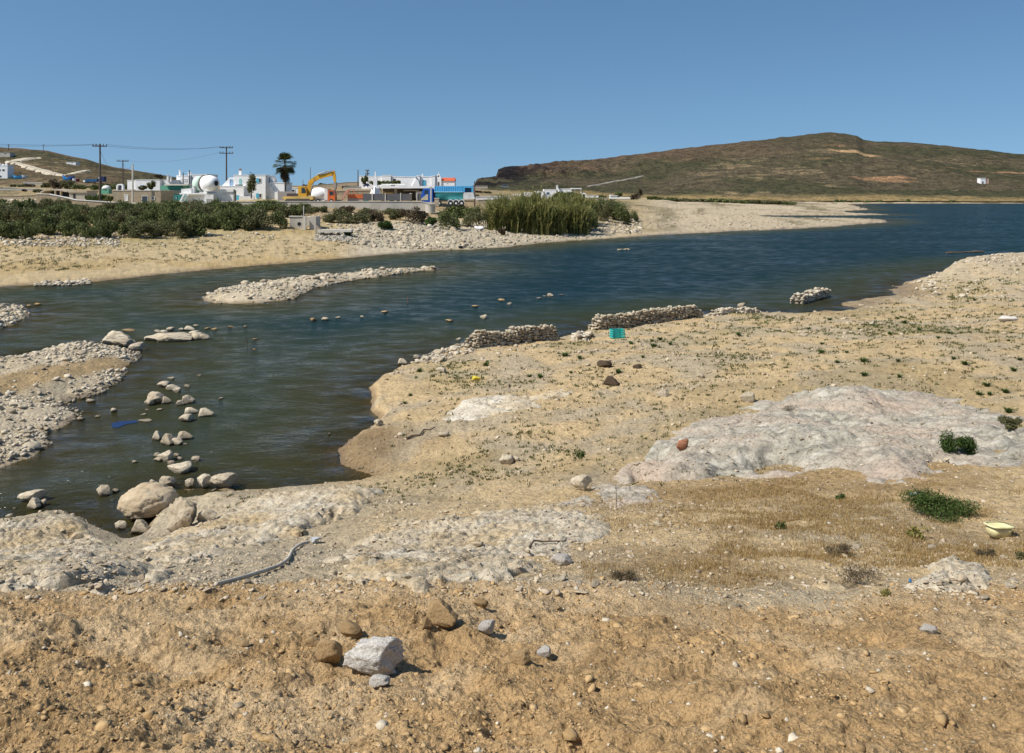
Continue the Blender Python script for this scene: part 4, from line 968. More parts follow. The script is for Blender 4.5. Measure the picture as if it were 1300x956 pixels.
# reeds
def reed_mesh(seed, W, Hh, n):
    r = np.random.default_rng(seed); V, Q = [], []
    bx = r.normal(0, .45, n) * W; by = r.normal(0, .45, n) * W
    hgt = Hh * r.uniform(.4, 1.08, n) * (1.1 - .25 * np.hypot(bx, by) / W); la = r.uniform(0, 2 * pi, n); le = np.abs(r.normal(.2, .25, n)) * hgt
    wd = r.uniform(.035, .075, n); fa = r.uniform(0, pi, n)
    v = []
    for t in (0, .4, .75, 1.0):
        cx, cy, cz = bx + np.cos(la) * le * t ** 2.2, by + np.sin(la) * le * t ** 2.2, hgt * t * (1 - .12 * t * (le / hgt))
        ww = wd * (1 if t < .5 else 1.5 if t < .9 else .5)
        v += [np.stack([cx - np.cos(fa) * ww, cy - np.sin(fa) * ww, cz], -1), np.stack([cx + np.cos(fa) * ww, cy + np.sin(fa) * ww, cz], -1)]
    v = np.stack(v, 1).reshape(-1, 3); b = (np.arange(n) * 8)[:, None]
    q = np.concatenate([b + np.array([[2 * i, 2 * i + 1, 2 * i + 3, 2 * i + 2]]) for i in range(3)])
    # drooping leaves off the stems
    m = n * 9; k = r.integers(0, n, m); t = r.uniform(.3, 1, m); an = r.uniform(0, 2 * pi, m); L = r.uniform(.35, .8, m)
    p0 = np.stack([bx[k] + np.cos(la[k]) * le[k] * t ** 2.2, by[k] + np.sin(la[k]) * le[k] * t ** 2.2, hgt[k] * t], -1)
    dr = np.stack([np.cos(an), np.sin(an), r.uniform(.2, 1.1, m)], -1); p1 = p0 + dr * L[:, None] * .5; p2 = p1 + dr * np.array([1, 1, -.3]) * L[:, None] * .5
    sd = np.stack([-np.sin(an), np.cos(an), an * 0], -1) * .035
    lv = np.stack([p0 - sd, p0 + sd, p1 + sd * 1.3, p1 - sd * 1.3, p2 - sd * .2, p2 + sd * .2], 1).reshape(-1, 3); o = (np.arange(m) * 6)[:, None] + len(v)
    q2 = np.concatenate([o + np.array([[0, 1, 2, 3]]), o + np.array([[3, 2, 5, 4]])])
    me = np_mesh("reed_clump", np.concatenate([v, lv]), np.concatenate([q, q2])); me.materials.append(REED_M); return me
RM = [reed_mesh(40 + i, 1.35, 5.0, 330) for i in range(6)]
for i, (a, b, hh) in enumerate([(628, 292, 40), (640, 287, 40), (652, 295, 42), (663, 284, 40), (672, 297, 46), (682, 288, 44), (690, 298, 46), (698, 286, 42), (706, 298, 45), (716, 289, 42), (722, 296, 40), (733, 286, 38), (645, 278, 30), (672, 277, 32), (700, 276, 32), (725, 277, 30), (740, 293, 38), (748, 284, 36), (736, 298, 40), (632, 283, 32)]):
    x, y, z = hit(a, b); o = bpy.data.objects.new("reed_clump", RM[i % 6]); col.objects.link(o)
    s = hh * random.uniform(.8, 1.12) / F * y / 5.2; o.location = (x, y, z - .1); o.scale = (1, 1, s); o.rotation_euler = (random.gauss(0, .05), random.gauss(0, .07), random.uniform(0, 6.28))
    tag(o, "tall green and straw coloured reeds in the dense stand on the far bank", "reeds", "reed clumps of the far bank")
# green tufts on the near beach
def tuft_mesh(seed, n, Hh, spread, mat, wd=.02):
    r = np.random.default_rng(seed)
    an = r.uniform(0, 2 * pi, n); l = Hh * r.uniform(.5, 1.1, n); out = r.uniform(.1, 1, n) * spread
    p0 = np.stack([np.cos(an), np.sin(an), an * 0], -1) * (r.random(n) * spread * .35)[:, None]
    p1 = p0 + np.stack([np.cos(an) * out * .5, np.sin(an) * out * .5, l * .65], -1); p2 = p0 + np.stack([np.cos(an) * out * 1.1, np.sin(an) * out * 1.1, l * .95], -1)
    sd = np.stack([-np.sin(an), np.cos(an), an * 0], -1) * wd
    v = np.stack([p0 - sd, p0 + sd, p1 + sd, p1 - sd, p2 - sd * .2, p2 + sd * .2], 1).reshape(-1, 3); o = (np.arange(n) * 6)[:, None]
    me = np_mesh("tuft", v, np.concatenate([o + np.array([[0, 1, 2, 3]]), o + np.array([[3, 2, 5, 4]])])); me.materials.append(mat); return me
TU = [tuft_mesh(60 + i, 70, 1, .8, LEAF_G, .05) for i in range(4)]
def tuft(px, py, hp, label, group=None, me=None, name="grass_tuft", cat="plant", wide=1.0):
    x, y, z = hit(px, py); o = bpy.data.objects.new(name, me or random.choice(TU)); col.objects.link(o)
    s = hp / F * y; o.location = (x, y, z - .02 * s); o.scale = (s * wide * 1.3, s * wide * 1.3, s * .7); o.rotation_euler = (0, 0, random.uniform(0, 6.28)); return tag(o, label, cat, group)
tz = [(617, 466, 9), (686, 480, 8), (672, 480, 6), (514, 513, 5), (521, 503, 5), (533, 472, 7), (717, 453, 9), (736, 456, 7), (801, 437, 6), (830, 441, 8), (828, 434, 5), (785, 474, 8), (725, 474, 5), (816, 454, 5), (851, 438, 5), (938, 426, 7), (838, 432, 6)]
tz += [(960 + a / 3.8235, 312 + b / 3.8235, h) for a, b, h in [(355, 362, 5), (318, 530, 7), (320, 482, 5), (395, 572, 6), (522, 570, 9), (525, 636, 8), (690, 565, 6), (695, 645, 7), (685, 357, 5), (718, 378, 7), (650, 432, 6), (565, 392, 5), (500, 407, 4), (885, 452, 5), (935, 427, 5),
       (1012, 580, 8), (957, 552, 6), (1225, 467, 5), (1120, 685, 8), (1080, 730, 8), (1135, 728, 7), (1210, 715, 8), (1225, 812, 10), (1250, 612, 8), (1280, 557, 6), (1060, 267, 4), (255, 407, 5), (790, 412, 6), (440, 522, 5)]]
for a, b, h in tz: tuft(a, b, h, "small green grass tuft on the open sand between the ruined walls and the outcrop", "green tufts on the open sand", wide=.8)
def plant_near(name, px, py, w, h, label, mat, n, leaf, asp=.4, cat="plant", up=.6, dz=0):
    x, y, z = hit(px, py); W, Hh = w / F * y * .5, h / F * y
    me = bush_mesh(name, mat, W, W * .7, Hh, n, leaf, int(px), 10, asp, up)
    o = link_mesh(name, me, None, None, (x, y + W * .4, z - .03 + dz)); return tag(o, label, cat)
plant_near("green_shrub", 1215, 663, 112, 38, "wide low green shrub in the dry grass at the right", LEAF_G, 7000, .020, .3, "shrub")
plant_near("green_shrub", 1223, 580, 48, 30, "rounded green shrub growing at the right edge of the outcrop", LEAF_G, 3500, .026, .35, "shrub")
plant_near("green_shrub", 1288, 550, 34, 20, "grey green shrub at the right edge above the outcrop", LEAF_O, 2400, .025, .35, "shrub")
plant_near("leafy_weed", 735, 586, 20, 14, "leafy green weed on the bare sand left of the outcrop", LEAF_G, 260, .03, .35)
plant_near("leafy_weed", 1068, 636, 18, 9, "little dark green weed in the dry grass above the rock letters".replace(" above the rock letters", " below the outcrop"), LEAF_G, 300, .018)
plant_near("leafy_weed", 992, 674, 20, 14, "upright thin green weed amid the dry grass", LEAF_G, 200, .022, .25)
plant_near("rosette_plant", 1166, 686, 34, 20, "pale yellow spiny rosette plant below the wide green shrub", YELG, 160, .035, .35)
plant_near("leafy_weed", 1126, 758, 22, 12, "bright yellow green weed at the edge of the soil bank", YELG, 300, .014)
plant_near("leafy_weed", 1302, 712, 24, 14, "grey blue weed at the right edge below the yellow tub", LEAF_O, 400, .016)
for a in [(1068, 708, 48, 16, "dead brown twiggy bush in front of the dry grass"), (1100, 744, 80, 28, "sprawling dead brown bush above the soil bank at the right"), (790, 738, 46, 16, "dead reddish brown weed above the soil bank in the middle"), (1256, 708, 36, 12, "dead grey brown twig heap below the yellow tub"), (1006, 524, 40, 8, "dark dry weed in a crack of the large outcrop")]:
    plant_near("dead_bush", *a, LEAF_B, 1100, .02, .12, "dead bush")
# dry grass and small weeds (uncountable)
def blades(name, x, y, hgt, wd, mat, label, lean=.5):
    n = len(x); z = hq(x, y); an = rng.uniform(0, 2 * pi, n); h = hgt * rng.uniform(.5, 1.3, n); l = np.abs(rng.normal(0, lean, n)) * h
    p0 = np.stack([x, y, z - .005], -1); p1 = p0 + np.stack([np.cos(an) * l * .4, np.sin(an) * l * .4, h * .6], -1); p2 = p0 + np.stack([np.cos(an) * l, np.sin(an) * l, h], -1)
    f = rng.uniform(0, pi, n); sd = np.stack([np.cos(f), np.sin(f), f * 0], -1) * (wd * rng.uniform(.6, 1.3, n))[:, None]
    v = np.stack([p0 - sd, p0 + sd, p1 + sd * .8, p1 - sd * .8, p2], 1).reshape(-1, 3); o = (np.arange(n) * 5)[:, None]
    tag(link_mesh(name, np_mesh(name, v, o + np.array([[0, 1, 2, 3]]), o + np.array([[3, 2, 4]])), mat), label, kind="stuff")
n = 230000; u = rng.uniform(.08, .66, n); y = rng.uniform(9.3, 19, n); x = u * y
px = u * F + CX
dn = .62 * ss(840, 960, px) * ss(9.4, 10.2, y) * ss(18.2, 16.5, y) + .22 * ss(690, 760, px)
k = rng.random(n) < np.clip(dn * (ss(-.75, .25, fbm(x, y, 1.6, 4, 3)) ** 1.3) * (.25 + ss(-.5, .1, fbm(x, y, .35, 2, 5))), 0, 1); x, y = x[k], y[k]
blades("dry_grass", x, y, np.full(len(x), .05), np.full(len(x), .0032), STRAW, "short dry straw coloured grass at the right")
n = 26000; xx, yy, d_ = near_scatter(n, 17, 75); k = (rng.random(len(xx)) < np.clip(.2 + .8 * ss(.1, .7, fbm(xx, yy, 3, 4, 2)), 0, 1) * ss(.8, 3, d_) * ss(17, 24, yy)); xx, yy = xx[k], yy[k]
m = 6; xx = np.repeat(xx, m) + rng.normal(0, .05, len(xx) * m) * np.repeat(yy / 30, m); yy = np.repeat(yy, m) + rng.normal(0, .05, len(yy) * m)
blades("weeds", xx, yy, .025 + .0016 * yy, .005 + .00045 * yy, leaf_mat('weed_green', (.05, .058, .018), (.115, .12, .04), (.20, .195, .08)), "thin low olive weeds dotted over the near beach", .8)
pts = px_scatter(820, 1060, 256, 292, 700, lambda a, b: .8 if 290 > b > 262 else .3); pts = pts[pts[:, 2] > .1]; rubble('rubble', 'stones on the pale flats and spits beyond the reeds', pts, np.clip(rng.lognormal(-1.6, .5, len(pts)), .1, .9), FARST)
# weeds on the far sand
A = px_scatter(-30, 460, 303, 345, 1500, lambda a, b: .5 if b < 357 - a * .065 - 8 else 0); B = px_scatter(830, 1040, 258, 290, 260, lambda a, b: 1 if b < 288 and a < 960 else .3)
P = np.concatenate([A, B]); xx = np.repeat(P[:, 0], 10) + rng.normal(0, .16, len(P) * 10); yy = np.repeat(P[:, 1], 10) + rng.normal(0, .2, len(P) * 10)
blades("weeds", xx, yy, np.full(len(xx), .16), np.full(len(xx), .03), LEAF_O, "low olive weeds dotted over the far beach", .9)
#--PART3--
# ------------------------------------------------------------------ village and works on the far bank
WH = simple("whitewash", (.88, .87, .85), .85, .08, .5, .01)
WH2 = simple("whitewash_weathered", (.76, .75, .72), .9, .25, .7, .01)
TAN = stone_mat("cottage_masonry", (.30, .25, .18), (.44, .37, .27), (.52, .46, .36), .03, 1.6, False)
CONC = simple("concrete", (.50, .46, .39), .9, .25, .5, .01)
DCONC = simple("concrete_light", (.60, .56, .48), .9, .25, .6, .01)
DARK = simple("dark_void", (.02, .02, .022), .6, .2, 2)
GLASS = simple("window_glass", (.03, .04, .05), .12, .2, 2, spec=.5)
BLUE = simple("blue_shutter", (.10, .42, .58), .6, .15, 2)
LBLUE = simple("pale_blue_shutter", (.30, .45, .62), .6, .15, 2)
WOODP = simple("pole_wood", (.10, .075, .06), .9, .3, 2, .01)
METAL = simple("dull_metal", (.30, .30, .31), .5, .2, 2, metal=.6)
YEL = simple("yellow_paint", (.72, .38, .03), .5, .25, .8, dirt=(.40, .20, .03))
YELP = simple("yellow_dusty", (.68, .46, .14), .7, .25, .8)
ORG = simple("orange_paint", (.70, .16, .04), .5, .25, .8, dirt=(.42, .11, .04))
RUBBER = simple("tyre_rubber", (.025, .025, .026), .8, .2, 3)
TRACKM = simple("steel_track", (.09, .075, .065), .8, .3, 3, .02)
BLUEC = simple("cab_blue", (.02, .12, .50), .35, .12, .7)
BLUEL = simple("tipper_blue", (.10, .45, .78), .45, .15, .5)
TEAL = simple("tipper_teal", (.06, .42, .46), .45, .18, .5)
DNAVY = simple("navy_paint", (.015, .03, .10), .5, .2, .8)
GRN = simple("faded_green", (.12, .36, .24), .7, .3, .6, dirt=(.30, .36, .26))
GRND = simple("deep_green", (.03, .22, .16), .7, .3, .8)
TEALP = simple("teal_panel", (.04, .27, .26), .7, .3, .8)
MINT = simple("mint_white", (.52, .66, .56), .7, .25, .35, dirt=(.36, .52, .42))
FENCEG = simple("grey_boards", (.12, .12, .125), .85, .25, 1)
REDR = simple("red_tiles", (.58, .12, .05), .8, .2, .6, .02)
STRAWM = simple("pale_canopy", (.45, .38, .28), .9, .2, 1)

def root(name, px, py, D, label, cat, group=None): return empty(name, (X(px, D), D, Z(py, D)), label, cat, group)
def part(name, mb, mat, par, smooth=False): return mb.build(name, mat, par, smooth)
def window(par, p0, q0, p1, q1, D, fm=BLUE, gm=GLASS, name="window", off=0.0):
    t = max(.35, (p1 - p0) * .14)
    f = MB().pb(p0, q0, p0 + t, q1, D, .10, off - .07).pb(p1 - t, q0, p1, q1, D, .10, off - .07).pb(p0 + t, q0, p1 - t, q0 + t, D, .10, off - .07).pb(p0 + t, q1 - t, p1 - t, q1, D, .10, off - .07)
    fo = part(name, f, fm, par)
    part("pane", MB().pb(p0 + t, q0 + t, p1 - t, q1 - t, D, .05, off - .03), gm, fo); return fo
def door(par, p0, q0, p1, q1, D, m=DARK, off=0.0):
    d = part("door", MB().pb(p0, q0, p1, q1, D, .06, off - .04), m, par)
    part("frame", MB().pb(p0 - .5, q0 - .5, p0, q1, D, .08, off - .06).pb(p1, q0 - .5, p1 + .5, q1, D, .08, off - .06).pb(p0, q0 - .5, p1, q0, D, .08, off - .06), WH2, d); return d
def chimney(par, p, q0, q1, D, w=1.6, m=WH, off=1.0):
    c = part("chimney", MB().box(X(p - w / 2, D), D + off, Z(q1, D) - .3, X(p + w / 2, D), D + off + .5, Z(q0, D)), m, par)
    part("cap", MB().box(X(p - w * .75, D), D + off - .1, Z(q0, D) + .002, X(p + w * .75, D), D + off + .6, Z(q0, D) + .12), m, c)
def shell(par, p0, q0, p1, q1, D, dep, m=WH, off=0.0, over=.35, roofm=None, base=1.5):
    """walls of one flat roofed block with a thin parapet slab"""
    part("wall", MB().box(X(p0, D), D + off, Z(q1, D) - base, X(p1, D), D + off + dep, Z(q0 + .8, D)), m, par)
    part("roof", MB().box(X(p0 - over, D), D + off - .06, Z(q0 + .8, D) + .002, X(p1 + over, D), D + off + dep + .06, Z(q0, D)), roofm or m, par)

# stone cottage
h = root("stone_cottage", 173, 258, 158, "low tan stone cottage with flat roof and dark door behind the stone wall", "house")
shell(h, 143, 241.5, 204, 258, 158, 6, TAN, roofm=DCONC)
window(h, 158, 247, 163, 255.5, 158, WH2, WH2); door(h, 180.5, 249, 187.5, 258, 158, simple("slate_door", (.05, .06, .08), .6)); window(h, 192, 249, 196.5, 254, 158, WH2, simple("grey_glass", (.2, .19, .17), .4))
nb = root("bell_niche", 151.5, 241.5, 160.5, "small white arched niche standing on the roof of the stone cottage", "niche")
part("post", MB().pb(147.5, 236, 149, 241.4, 160.5, .7).pb(154.5, 236, 156, 241.4, 160.5, .7), WH, nb)
part("arch", MB().prism([(147.5, 236), (148.3, 234.6), (150, 233.8), (151.8, 233.6), (153.6, 233.8), (155.2, 234.6), (156, 236), (154.5, 236), (153.6, 235.2), (151.8, 235), (150, 235.2), (149, 236)], 160.5, .7), WH, nb)
part("back_wall", MB().pb(149, 235.2, 154.5, 241.4, 160.5, .15, .5), simple("niche_blue", (.12, .14, .18), .8), nb)
# white houses behind
h = root("white_house", 185, 243, 212, "long low white house behind the stone cottage with two little chimneys", "house")
shell(h, 172, 228, 203, 245, 212, 8); shell(h, 203.6, 228, 216, 245, 212, 6, off=1.5); shell(h, 157, 228.5, 171.4, 233, 212, 6, off=2)
chimney(h, 210.5, 222.5, 228, 212, 2.0); chimney(h, 214.6, 225, 229, 212, 1.7); window(h, 178, 235, 182, 240, 212, LBLUE)
h = root("white_house", 243, 240, 218, "white cube house with tall thin chimney behind the mixer drum", "house")
shell(h, 224, 222.5, 241, 242, 218, 8); shell(h, 241.6, 221, 261, 242, 218, 8, off=1); chimney(h, 226.8, 216.5, 222.5, 218, 1.8, off=.6); chimney(h, 238.5, 219.5, 222.5, 218, 3.2)
window(h, 234, 227, 237.5, 230.5, 218, WH2, WH2)
# green shed
h = root("green_shed", 222, 258, 166, "faded green shed with pale roof slab between cottage and mixer drum", "shed")
part("wall", MB().pb(205, 247.5, 241, 259, 166, 4), TEALP, h); part("upper_wall", MB().pb(203, 235.6, 232, 247.4, 166, 3.5, .3), GRN, h)
part("roof", MB().pb(210, 233.8, 240, 235.5, 166, 5, -.6), DCONC, h); part("lintel", MB().pb(214, 236.4, 232, 240.5, 166, .3, -.05), GRND, h)
part("post", MB().pb(238.6, 235.6, 240, 247.4, 166, .25, -.3), GRND, h); part("panel", MB().pb(216, 241.5, 231, 247, 166, .2, .05), simple("buff_panel", (.42, .42, .32), .8), h)
window(h, 222, 249, 225, 256, 166, GRND, LBLUE); window(h, 229, 249, 232, 256, 166, GRND, LBLUE)
part("shelf", MB().pb(202, 250.8, 214, 252, 166, 1.2, -1.2), WH2, h)
# mixer drum plant
h = root("mixer_plant", 256, 262, 159, "white and mint green concrete mixing plant with a big drum on a platform", "mixing plant")
part("wall", MB().pb(237.5, 247, 262, 262, 159, 4), WH2, h); part("platform", MB().pb(230, 245, 264, 246.8, 159, 5, -.8), WH, h)
a0, ax_ = Vector((X(246.5, 160), 161.5, Z(233.5, 160))), Vector((.86, -.51, .02)).normalized()
def lathe(prof, o, ax, n=28):
    m = MB(); k = [(o + ax * t, r) for t, r in prof]; return m.tube([p for p, r in k], [max(r, .01) for p, r in k], n)
dr = part("drum", lathe([(0, .2), (.02, 1.1), (.35, 1.45), (2.2, 1.52)], a0, ax_), MINT, h, True)
part("ring", lathe([(2.2, 1.5), (2.21, 1.62), (2.42, 1.62), (2.43, 1.5)], a0, ax_), TRACKM, dr)
fm = part("drum_mouth", lathe([(2.43, 1.5), (3.6, 1.52), (4.5, 1.3), (5.0, .98), (5.2, .55)], a0, ax_), WH, h, True)
part("opening", lathe([(5.2, .5), (5.24, .46)], a0, ax_), DARK, fm)
part("cradle", MB().pb(243, 236, 246, 245, 159, 2.5, .2).pb(258, 240, 262, 245, 159, 2.5, .2), WH2, h)
part("hopper", MB().prism([(230, 240), (243, 239), (243, 245), (230, 245)], 159, 2), WH2, h)
st = MB()
for o_ in (0, 5.5): st.prism([(235.5 + o_, 246.8), (237 + o_, 246.8), (230 + o_, 260), (228.5 + o_, 260)], 159, .12, -1.2)
part("stair_rail", st, WH, h); sp = MB()
for k in range(7): sp.pb(236 - k * .95, 248 + k * 1.8, 241 - k * .95, 248.6 + k * 1.8, 159, .3, -1.3)
part("step", sp, WH2, h)
part("pedestal", MB().pb(256, 257.5, 272, 265, 159, 1.5, -1.6), WH, h); b_ = part("booth", MB().pb(262, 247, 273, 257.4, 159, 2, -.9), WH2, h)
part("pane", MB().pb(264, 252.5, 271, 256.2, 159, .06, -.94), simple("booth_grey", (.28, .27, .24), .5), b_)
h = root("block_wall", 286, 260, 160, "stained whitish concrete block wall right of the mixer drum", "wall")
part("blocks", MB().pb(273.6, 243.5, 296.5, 262, 160, .5), WH2, h); part("coping", MB().pb(262, 240.2, 296.8, 243.4, 160, .9, -.2), WH2, h); part("end_pier", MB().pb(296.9, 241.5, 298.4, 262, 160, .8, -.1), simple("dark_pier", (.2, .19, .17), .9), h)
# two storey white house
h = root("white_house", 327, 258, 170, "two storey white house with blue shutters and a brown chimney pot beside the palm", "house")
D = 170
shell(h, 296.5, 222, 337, 258, D, 7, over=.3); shell(h, 281, 236, 311, 258, D, 5, off=-.8, over=.3)
part("stair_wall", MB().prism([(281.3, 236), (291, 225.2), (296.4, 225.2), (296.4, 236)], D, .6, .2), WH, h)
shell(h, 337.6, 231.5, 359, 258, D, 6, off=1.2); shell(h, 338.4, 225.5, 344, 231.4, D, 2, off=2.4)
part("wedge_wall", MB().prism([(337.1, 224), (339, 231), (348, 244), (349.5, 258), (337.1, 258)], D, .4, .78), WH2, h)  # greyer wedge stands for the shaded side wall, shade put into its colour
part("garden_wall", MB().pb(349.6, 243.5, 359.4, 258, D, .4, -.3), WH, h)
c = part("chimney", MB().pb(301, 216.5, 304.2, 222, D, .5, 1), WH, h); part("pot", MB().pb(301.4, 214, 303.8, 216.4, D, .4, 1.05), simple("terracotta", (.28, .15, .09), .8), c)
window(h, 291.2, 227.5, 295.4, 236, D, LBLUE, LBLUE, off=.2); w = window(h, 328.8, 226.5, 331.6, 232, D, WH2, DARK); part("shutter", MB().pb(325.4, 226.3, 328.6, 232.2, D, .05, -.1), BLUE, w)
w = window(h, 329, 245.6, 332, 251.4, D, WH2, DARK); part("shutter", MB().pb(325.2, 245.4, 328.8, 251.6, D, .05, -.1), BLUE, w)
d_ = part("door", MB().prism([(303.4, 236), (303.4, 228.5), (304, 227), (305.2, 226.3), (306.4, 227), (307, 228.5), (307, 236)], D, .06, -.04), simple("mint_door", (.35, .62, .6), .6), h)
d_ = door(h, 297.6, 248, 301.8, 257, D, DARK, off=-.8); part("shutter", MB().pb(302, 248, 305.6, 257.4, D, .05, -.9), BLUE, d_)
part("railing", MB().pb(300, 234.4, 309.5, 235.8, D, .1, -.7), DARK, h)
part("low_wall", MB().pb(306, 249, 325, 258.4, D, .3, -1.2), WH2, h)
# low wall pieces beside palm
h = root("slatted_fence", 356, 257, 165, "grey brown slatted fence below the palm", "fence"); part("boards", MB().pb(353, 243, 374, 257, 165, .1), simple("faded_boards", (.34, .31, .29), .9, .25, 3), h); part("post", MB().pb(352, 242, 353, 257, 165, .14, -.02), WH2, h)
# poplar
def tree(name, px, q0, q1, wpx, D, label, mat, trunk_q, n=2600, cat="tree", leaf=.16, rz=0):
    r_ = root(name, px, q1, D, label, cat)
    H_ = (q1 - q0) / F * D; W = wpx / F * D * .5; b = r_.location
    tq = (q1 - trunk_q) / F * D
    tb = MB().tube([b, b + Vector((.05, 0, tq)), b + Vector((0, 0, H_ * .8))], [.14, .10, .04], 7)
    for k in range(5):
        z = tq + (H_ - tq) * (.1 + .15 * k); a = k * 2.4
        tb.tube([b + Vector((0, 0, z)), b + Vector((cos(a) * W * .6, sin(a) * W * .6, z + W * .8))], [.05, .02], 5)
    part("trunk", tb, BARK, r_)
    me = bush_mesh("crown", mat, W, W, H_ - tq, n, leaf, int(px), 16); o = link_mesh("crown", me, None, r_, (0, 0, tq)); return r_
tree("slim_tree", 319, 217.5, 252, 15, 163, "slim pale olive tree in front of the two storey white house", LEAF_O, 246, 1500)
tree("slim_tree", 813, 237, 252, 7, 330, "thin dark brown tree standing alone at the foot of the headland", LEAF_B, 249, 500, leaf=.25)
# palm
h = root("palm_tree", 361, 256, 172, "shaggy fan palm rising beside the two storey white house", "palm tree"); b = h.location; D = 172
part("trunk", MB().tube([b, b + Vector((.05, 0, 3.2)), b + Vector((.1, 0, 7.3))], [.38, .32, .28], 12), BARK, h)
top = b + Vector((.1, 0, 7.3)); cr, sk = MB(), MB(); rr = random.Random(4)
def fan(mb, o, d, pet, L, n=11, droop=.25):
    d = d.normalized(); s = d.cross(Vector((0, 0, 1))); s = s.normalized() if s.length > .1 else Vector((1, 0, 0)); u = s.cross(d)
    e = o + d * pet; mb.add([o - s * .03, o + s * .03, e + s * .02, e - s * .02], [(0, 1, 2, 3)])
    for k in range(n):
        a = (k / (n - 1) - .5) * 2.6; v = (d * cos(a) + s * sin(a)).normalized(); w = v.cross(u).normalized() * .055
        m = e + v * L * .6; t = e + v * L - Vector((0, 0, L * droop)) ; mb.add([e, m - w, t, m + w], [(0, 1, 2, 3)])
for k in range(84):
    el = rr.uniform(-.8, 1.4); a = rr.uniform(0, 6.28); fan(cr, top + Vector((0, 0, rr.uniform(-.2, .3))), Vector((cos(a) * cos(el), sin(a) * cos(el), sin(el))), rr.uniform(1.1, 1.6), rr.uniform(1.0, 1.4), 13)
for k in range(44):
    a = rr.uniform(0, 6.28); z = rr.uniform(-2.2, -.2); fan(sk, top + Vector((0, 0, z)), Vector((cos(a), sin(a), -rr.uniform(.9, 2.2))), rr.uniform(.4, .9), rr.uniform(.8, 1.1), 9, .5)
part("crown", cr, leaf_mat("palm_green", (.02, .03, .01), (.05, .065, .02), (.13, .14, .045), .2), h); part("skirt", sk, leaf_mat("palm_dead", (.03, .022, .012), (.075, .05, .028), (.13, .09, .05), .1), h)
# excavator
h = root("excavator", 385, 256, 157, "yellow tracked excavator with raised arm parked behind the parapet", "excavator"); D = 157
for o_ in (0, 2.2): part("track", MB().prism([(362, 254), (364, 252.4), (392, 252.4), (394, 254), (394, 256), (392, 257), (364, 257), (362, 256)], D, .6, o_), TRACKM, h)
part("body", MB().prism([(358, 250.5), (360, 249.3), (395, 249.3), (397, 250.5), (396.5, 253.6), (360, 253.6)], D, 2.4, .2), YELP, h)
part("engine_cover", MB().prism([(363, 249.2), (364, 245.6), (377, 245.6), (378, 249.2)], D, 2.2, .3), simple("brown_cover", (.09, .06, .06), .7), h)
cb = part("cab", MB().prism([(378, 249.2), (378, 237.6), (379, 236.6), (386.6, 236.6), (388.4, 240), (389, 249.2)], D, 1.3, .2), YEL, h); part("window", MB().prism([(382.4, 245), (382.4, 238.4), (385.9, 238.4), (387.6, 241), (387.8, 245)], D, .03, .165), GLASS, cb)
bo = part("boom", MB().prism([(387.8, 248), (388.4, 236), (390, 229.4), (396, 225.4), (401, 222.2), (410, 220.2), (419.4, 217.6), (421, 219.6), (420, 222.8), (411, 225), (402, 228), (396, 231.4), (393.6, 236), (391.8, 248)], D, .6, 1.0), YEL, h)
part("cylinder", MB().tube([(X(401.5, D), D + .9, Z(221.6, D)), (X(411, D), D + .9, Z(218, D)), (X(420, D), D + .9, Z(216.2, D))], [.12, .12, .07], 8), METAL, bo)
part("cylinder", MB().tube([(X(392.5, D), D + .9, Z(247, D)), (X(395, D), D + .9, Z(236, D)), (X(398, D), D + .9, Z(229, D))], [.12, .12, .07], 8), METAL, bo)
part("stick", MB().prism([(420.4, 217.6), (421.6, 216), (423, 216.4), (424.4, 223), (424.8, 231), (422.6, 232), (421, 226)], D, .5, 1.05), YEL, h)
part("bucket", MB().prism([(422.4, 231.4), (425, 231), (425.6, 235), (424.8, 240), (423.6, 242), (422.2, 240.6), (423, 236)], D, 1.1, .75), simple("worn_steel", (.36, .32, .27), .6), h)
# mixer truck
h = root("mixer_truck", 408, 257, 166, "white drummed mixer truck with an orange cab behind the excavator", "truck"); D = 166
part("drum", lathe([(0, .9), (.5, 1.25), (1.5, 1.35), (2.6, 1.1), (3.0, .7)], Vector((X(394.5, D), D + 1.3, Z(246.5, D))), Vector((1, 0, -.03))), WH, h, True); part("frame", MB().pb(393, 253.6, 424, 255, D, 2, .3), WH2, h); part("rear_panel", MB().pb(411.5, 240, 415.6, 254, D, 2, .2), WH2, h)
cb = part("cab", MB().prism([(416, 255.4), (416, 241.6), (423, 241.2), (424.6, 246), (424.8, 255.4)], D, 2.2, .1), ORG, h); part("window", MB().prism([(418, 247.5), (418, 243), (422.6, 243), (423.6, 247.5)], D, .03, .065), GLASS, cb)
for p in (398, 403.5, 420.5): w = part("wheel", MB().tube([(X(p, D), D + .05, Z(255.6, D)), (X(p, D), D + .4, Z(255.6, D))], .45, 16), RUBBER, h); part("rim", MB().tube([(X(p, D), D + .03, Z(255.6, D)), (X(p, D), D + .06, Z(255.6, D))], .22, 12), WH2, w)
# white van / hut behind excavator
h = root("white_hut", 372, 247, 180, "small white hut with a dark scribble of branches behind the excavator", "hut"); shell(h, 364, 238, 379, 250, 180, 3); window(h, 368.5, 240, 375, 245, 180, WH2, DARK)
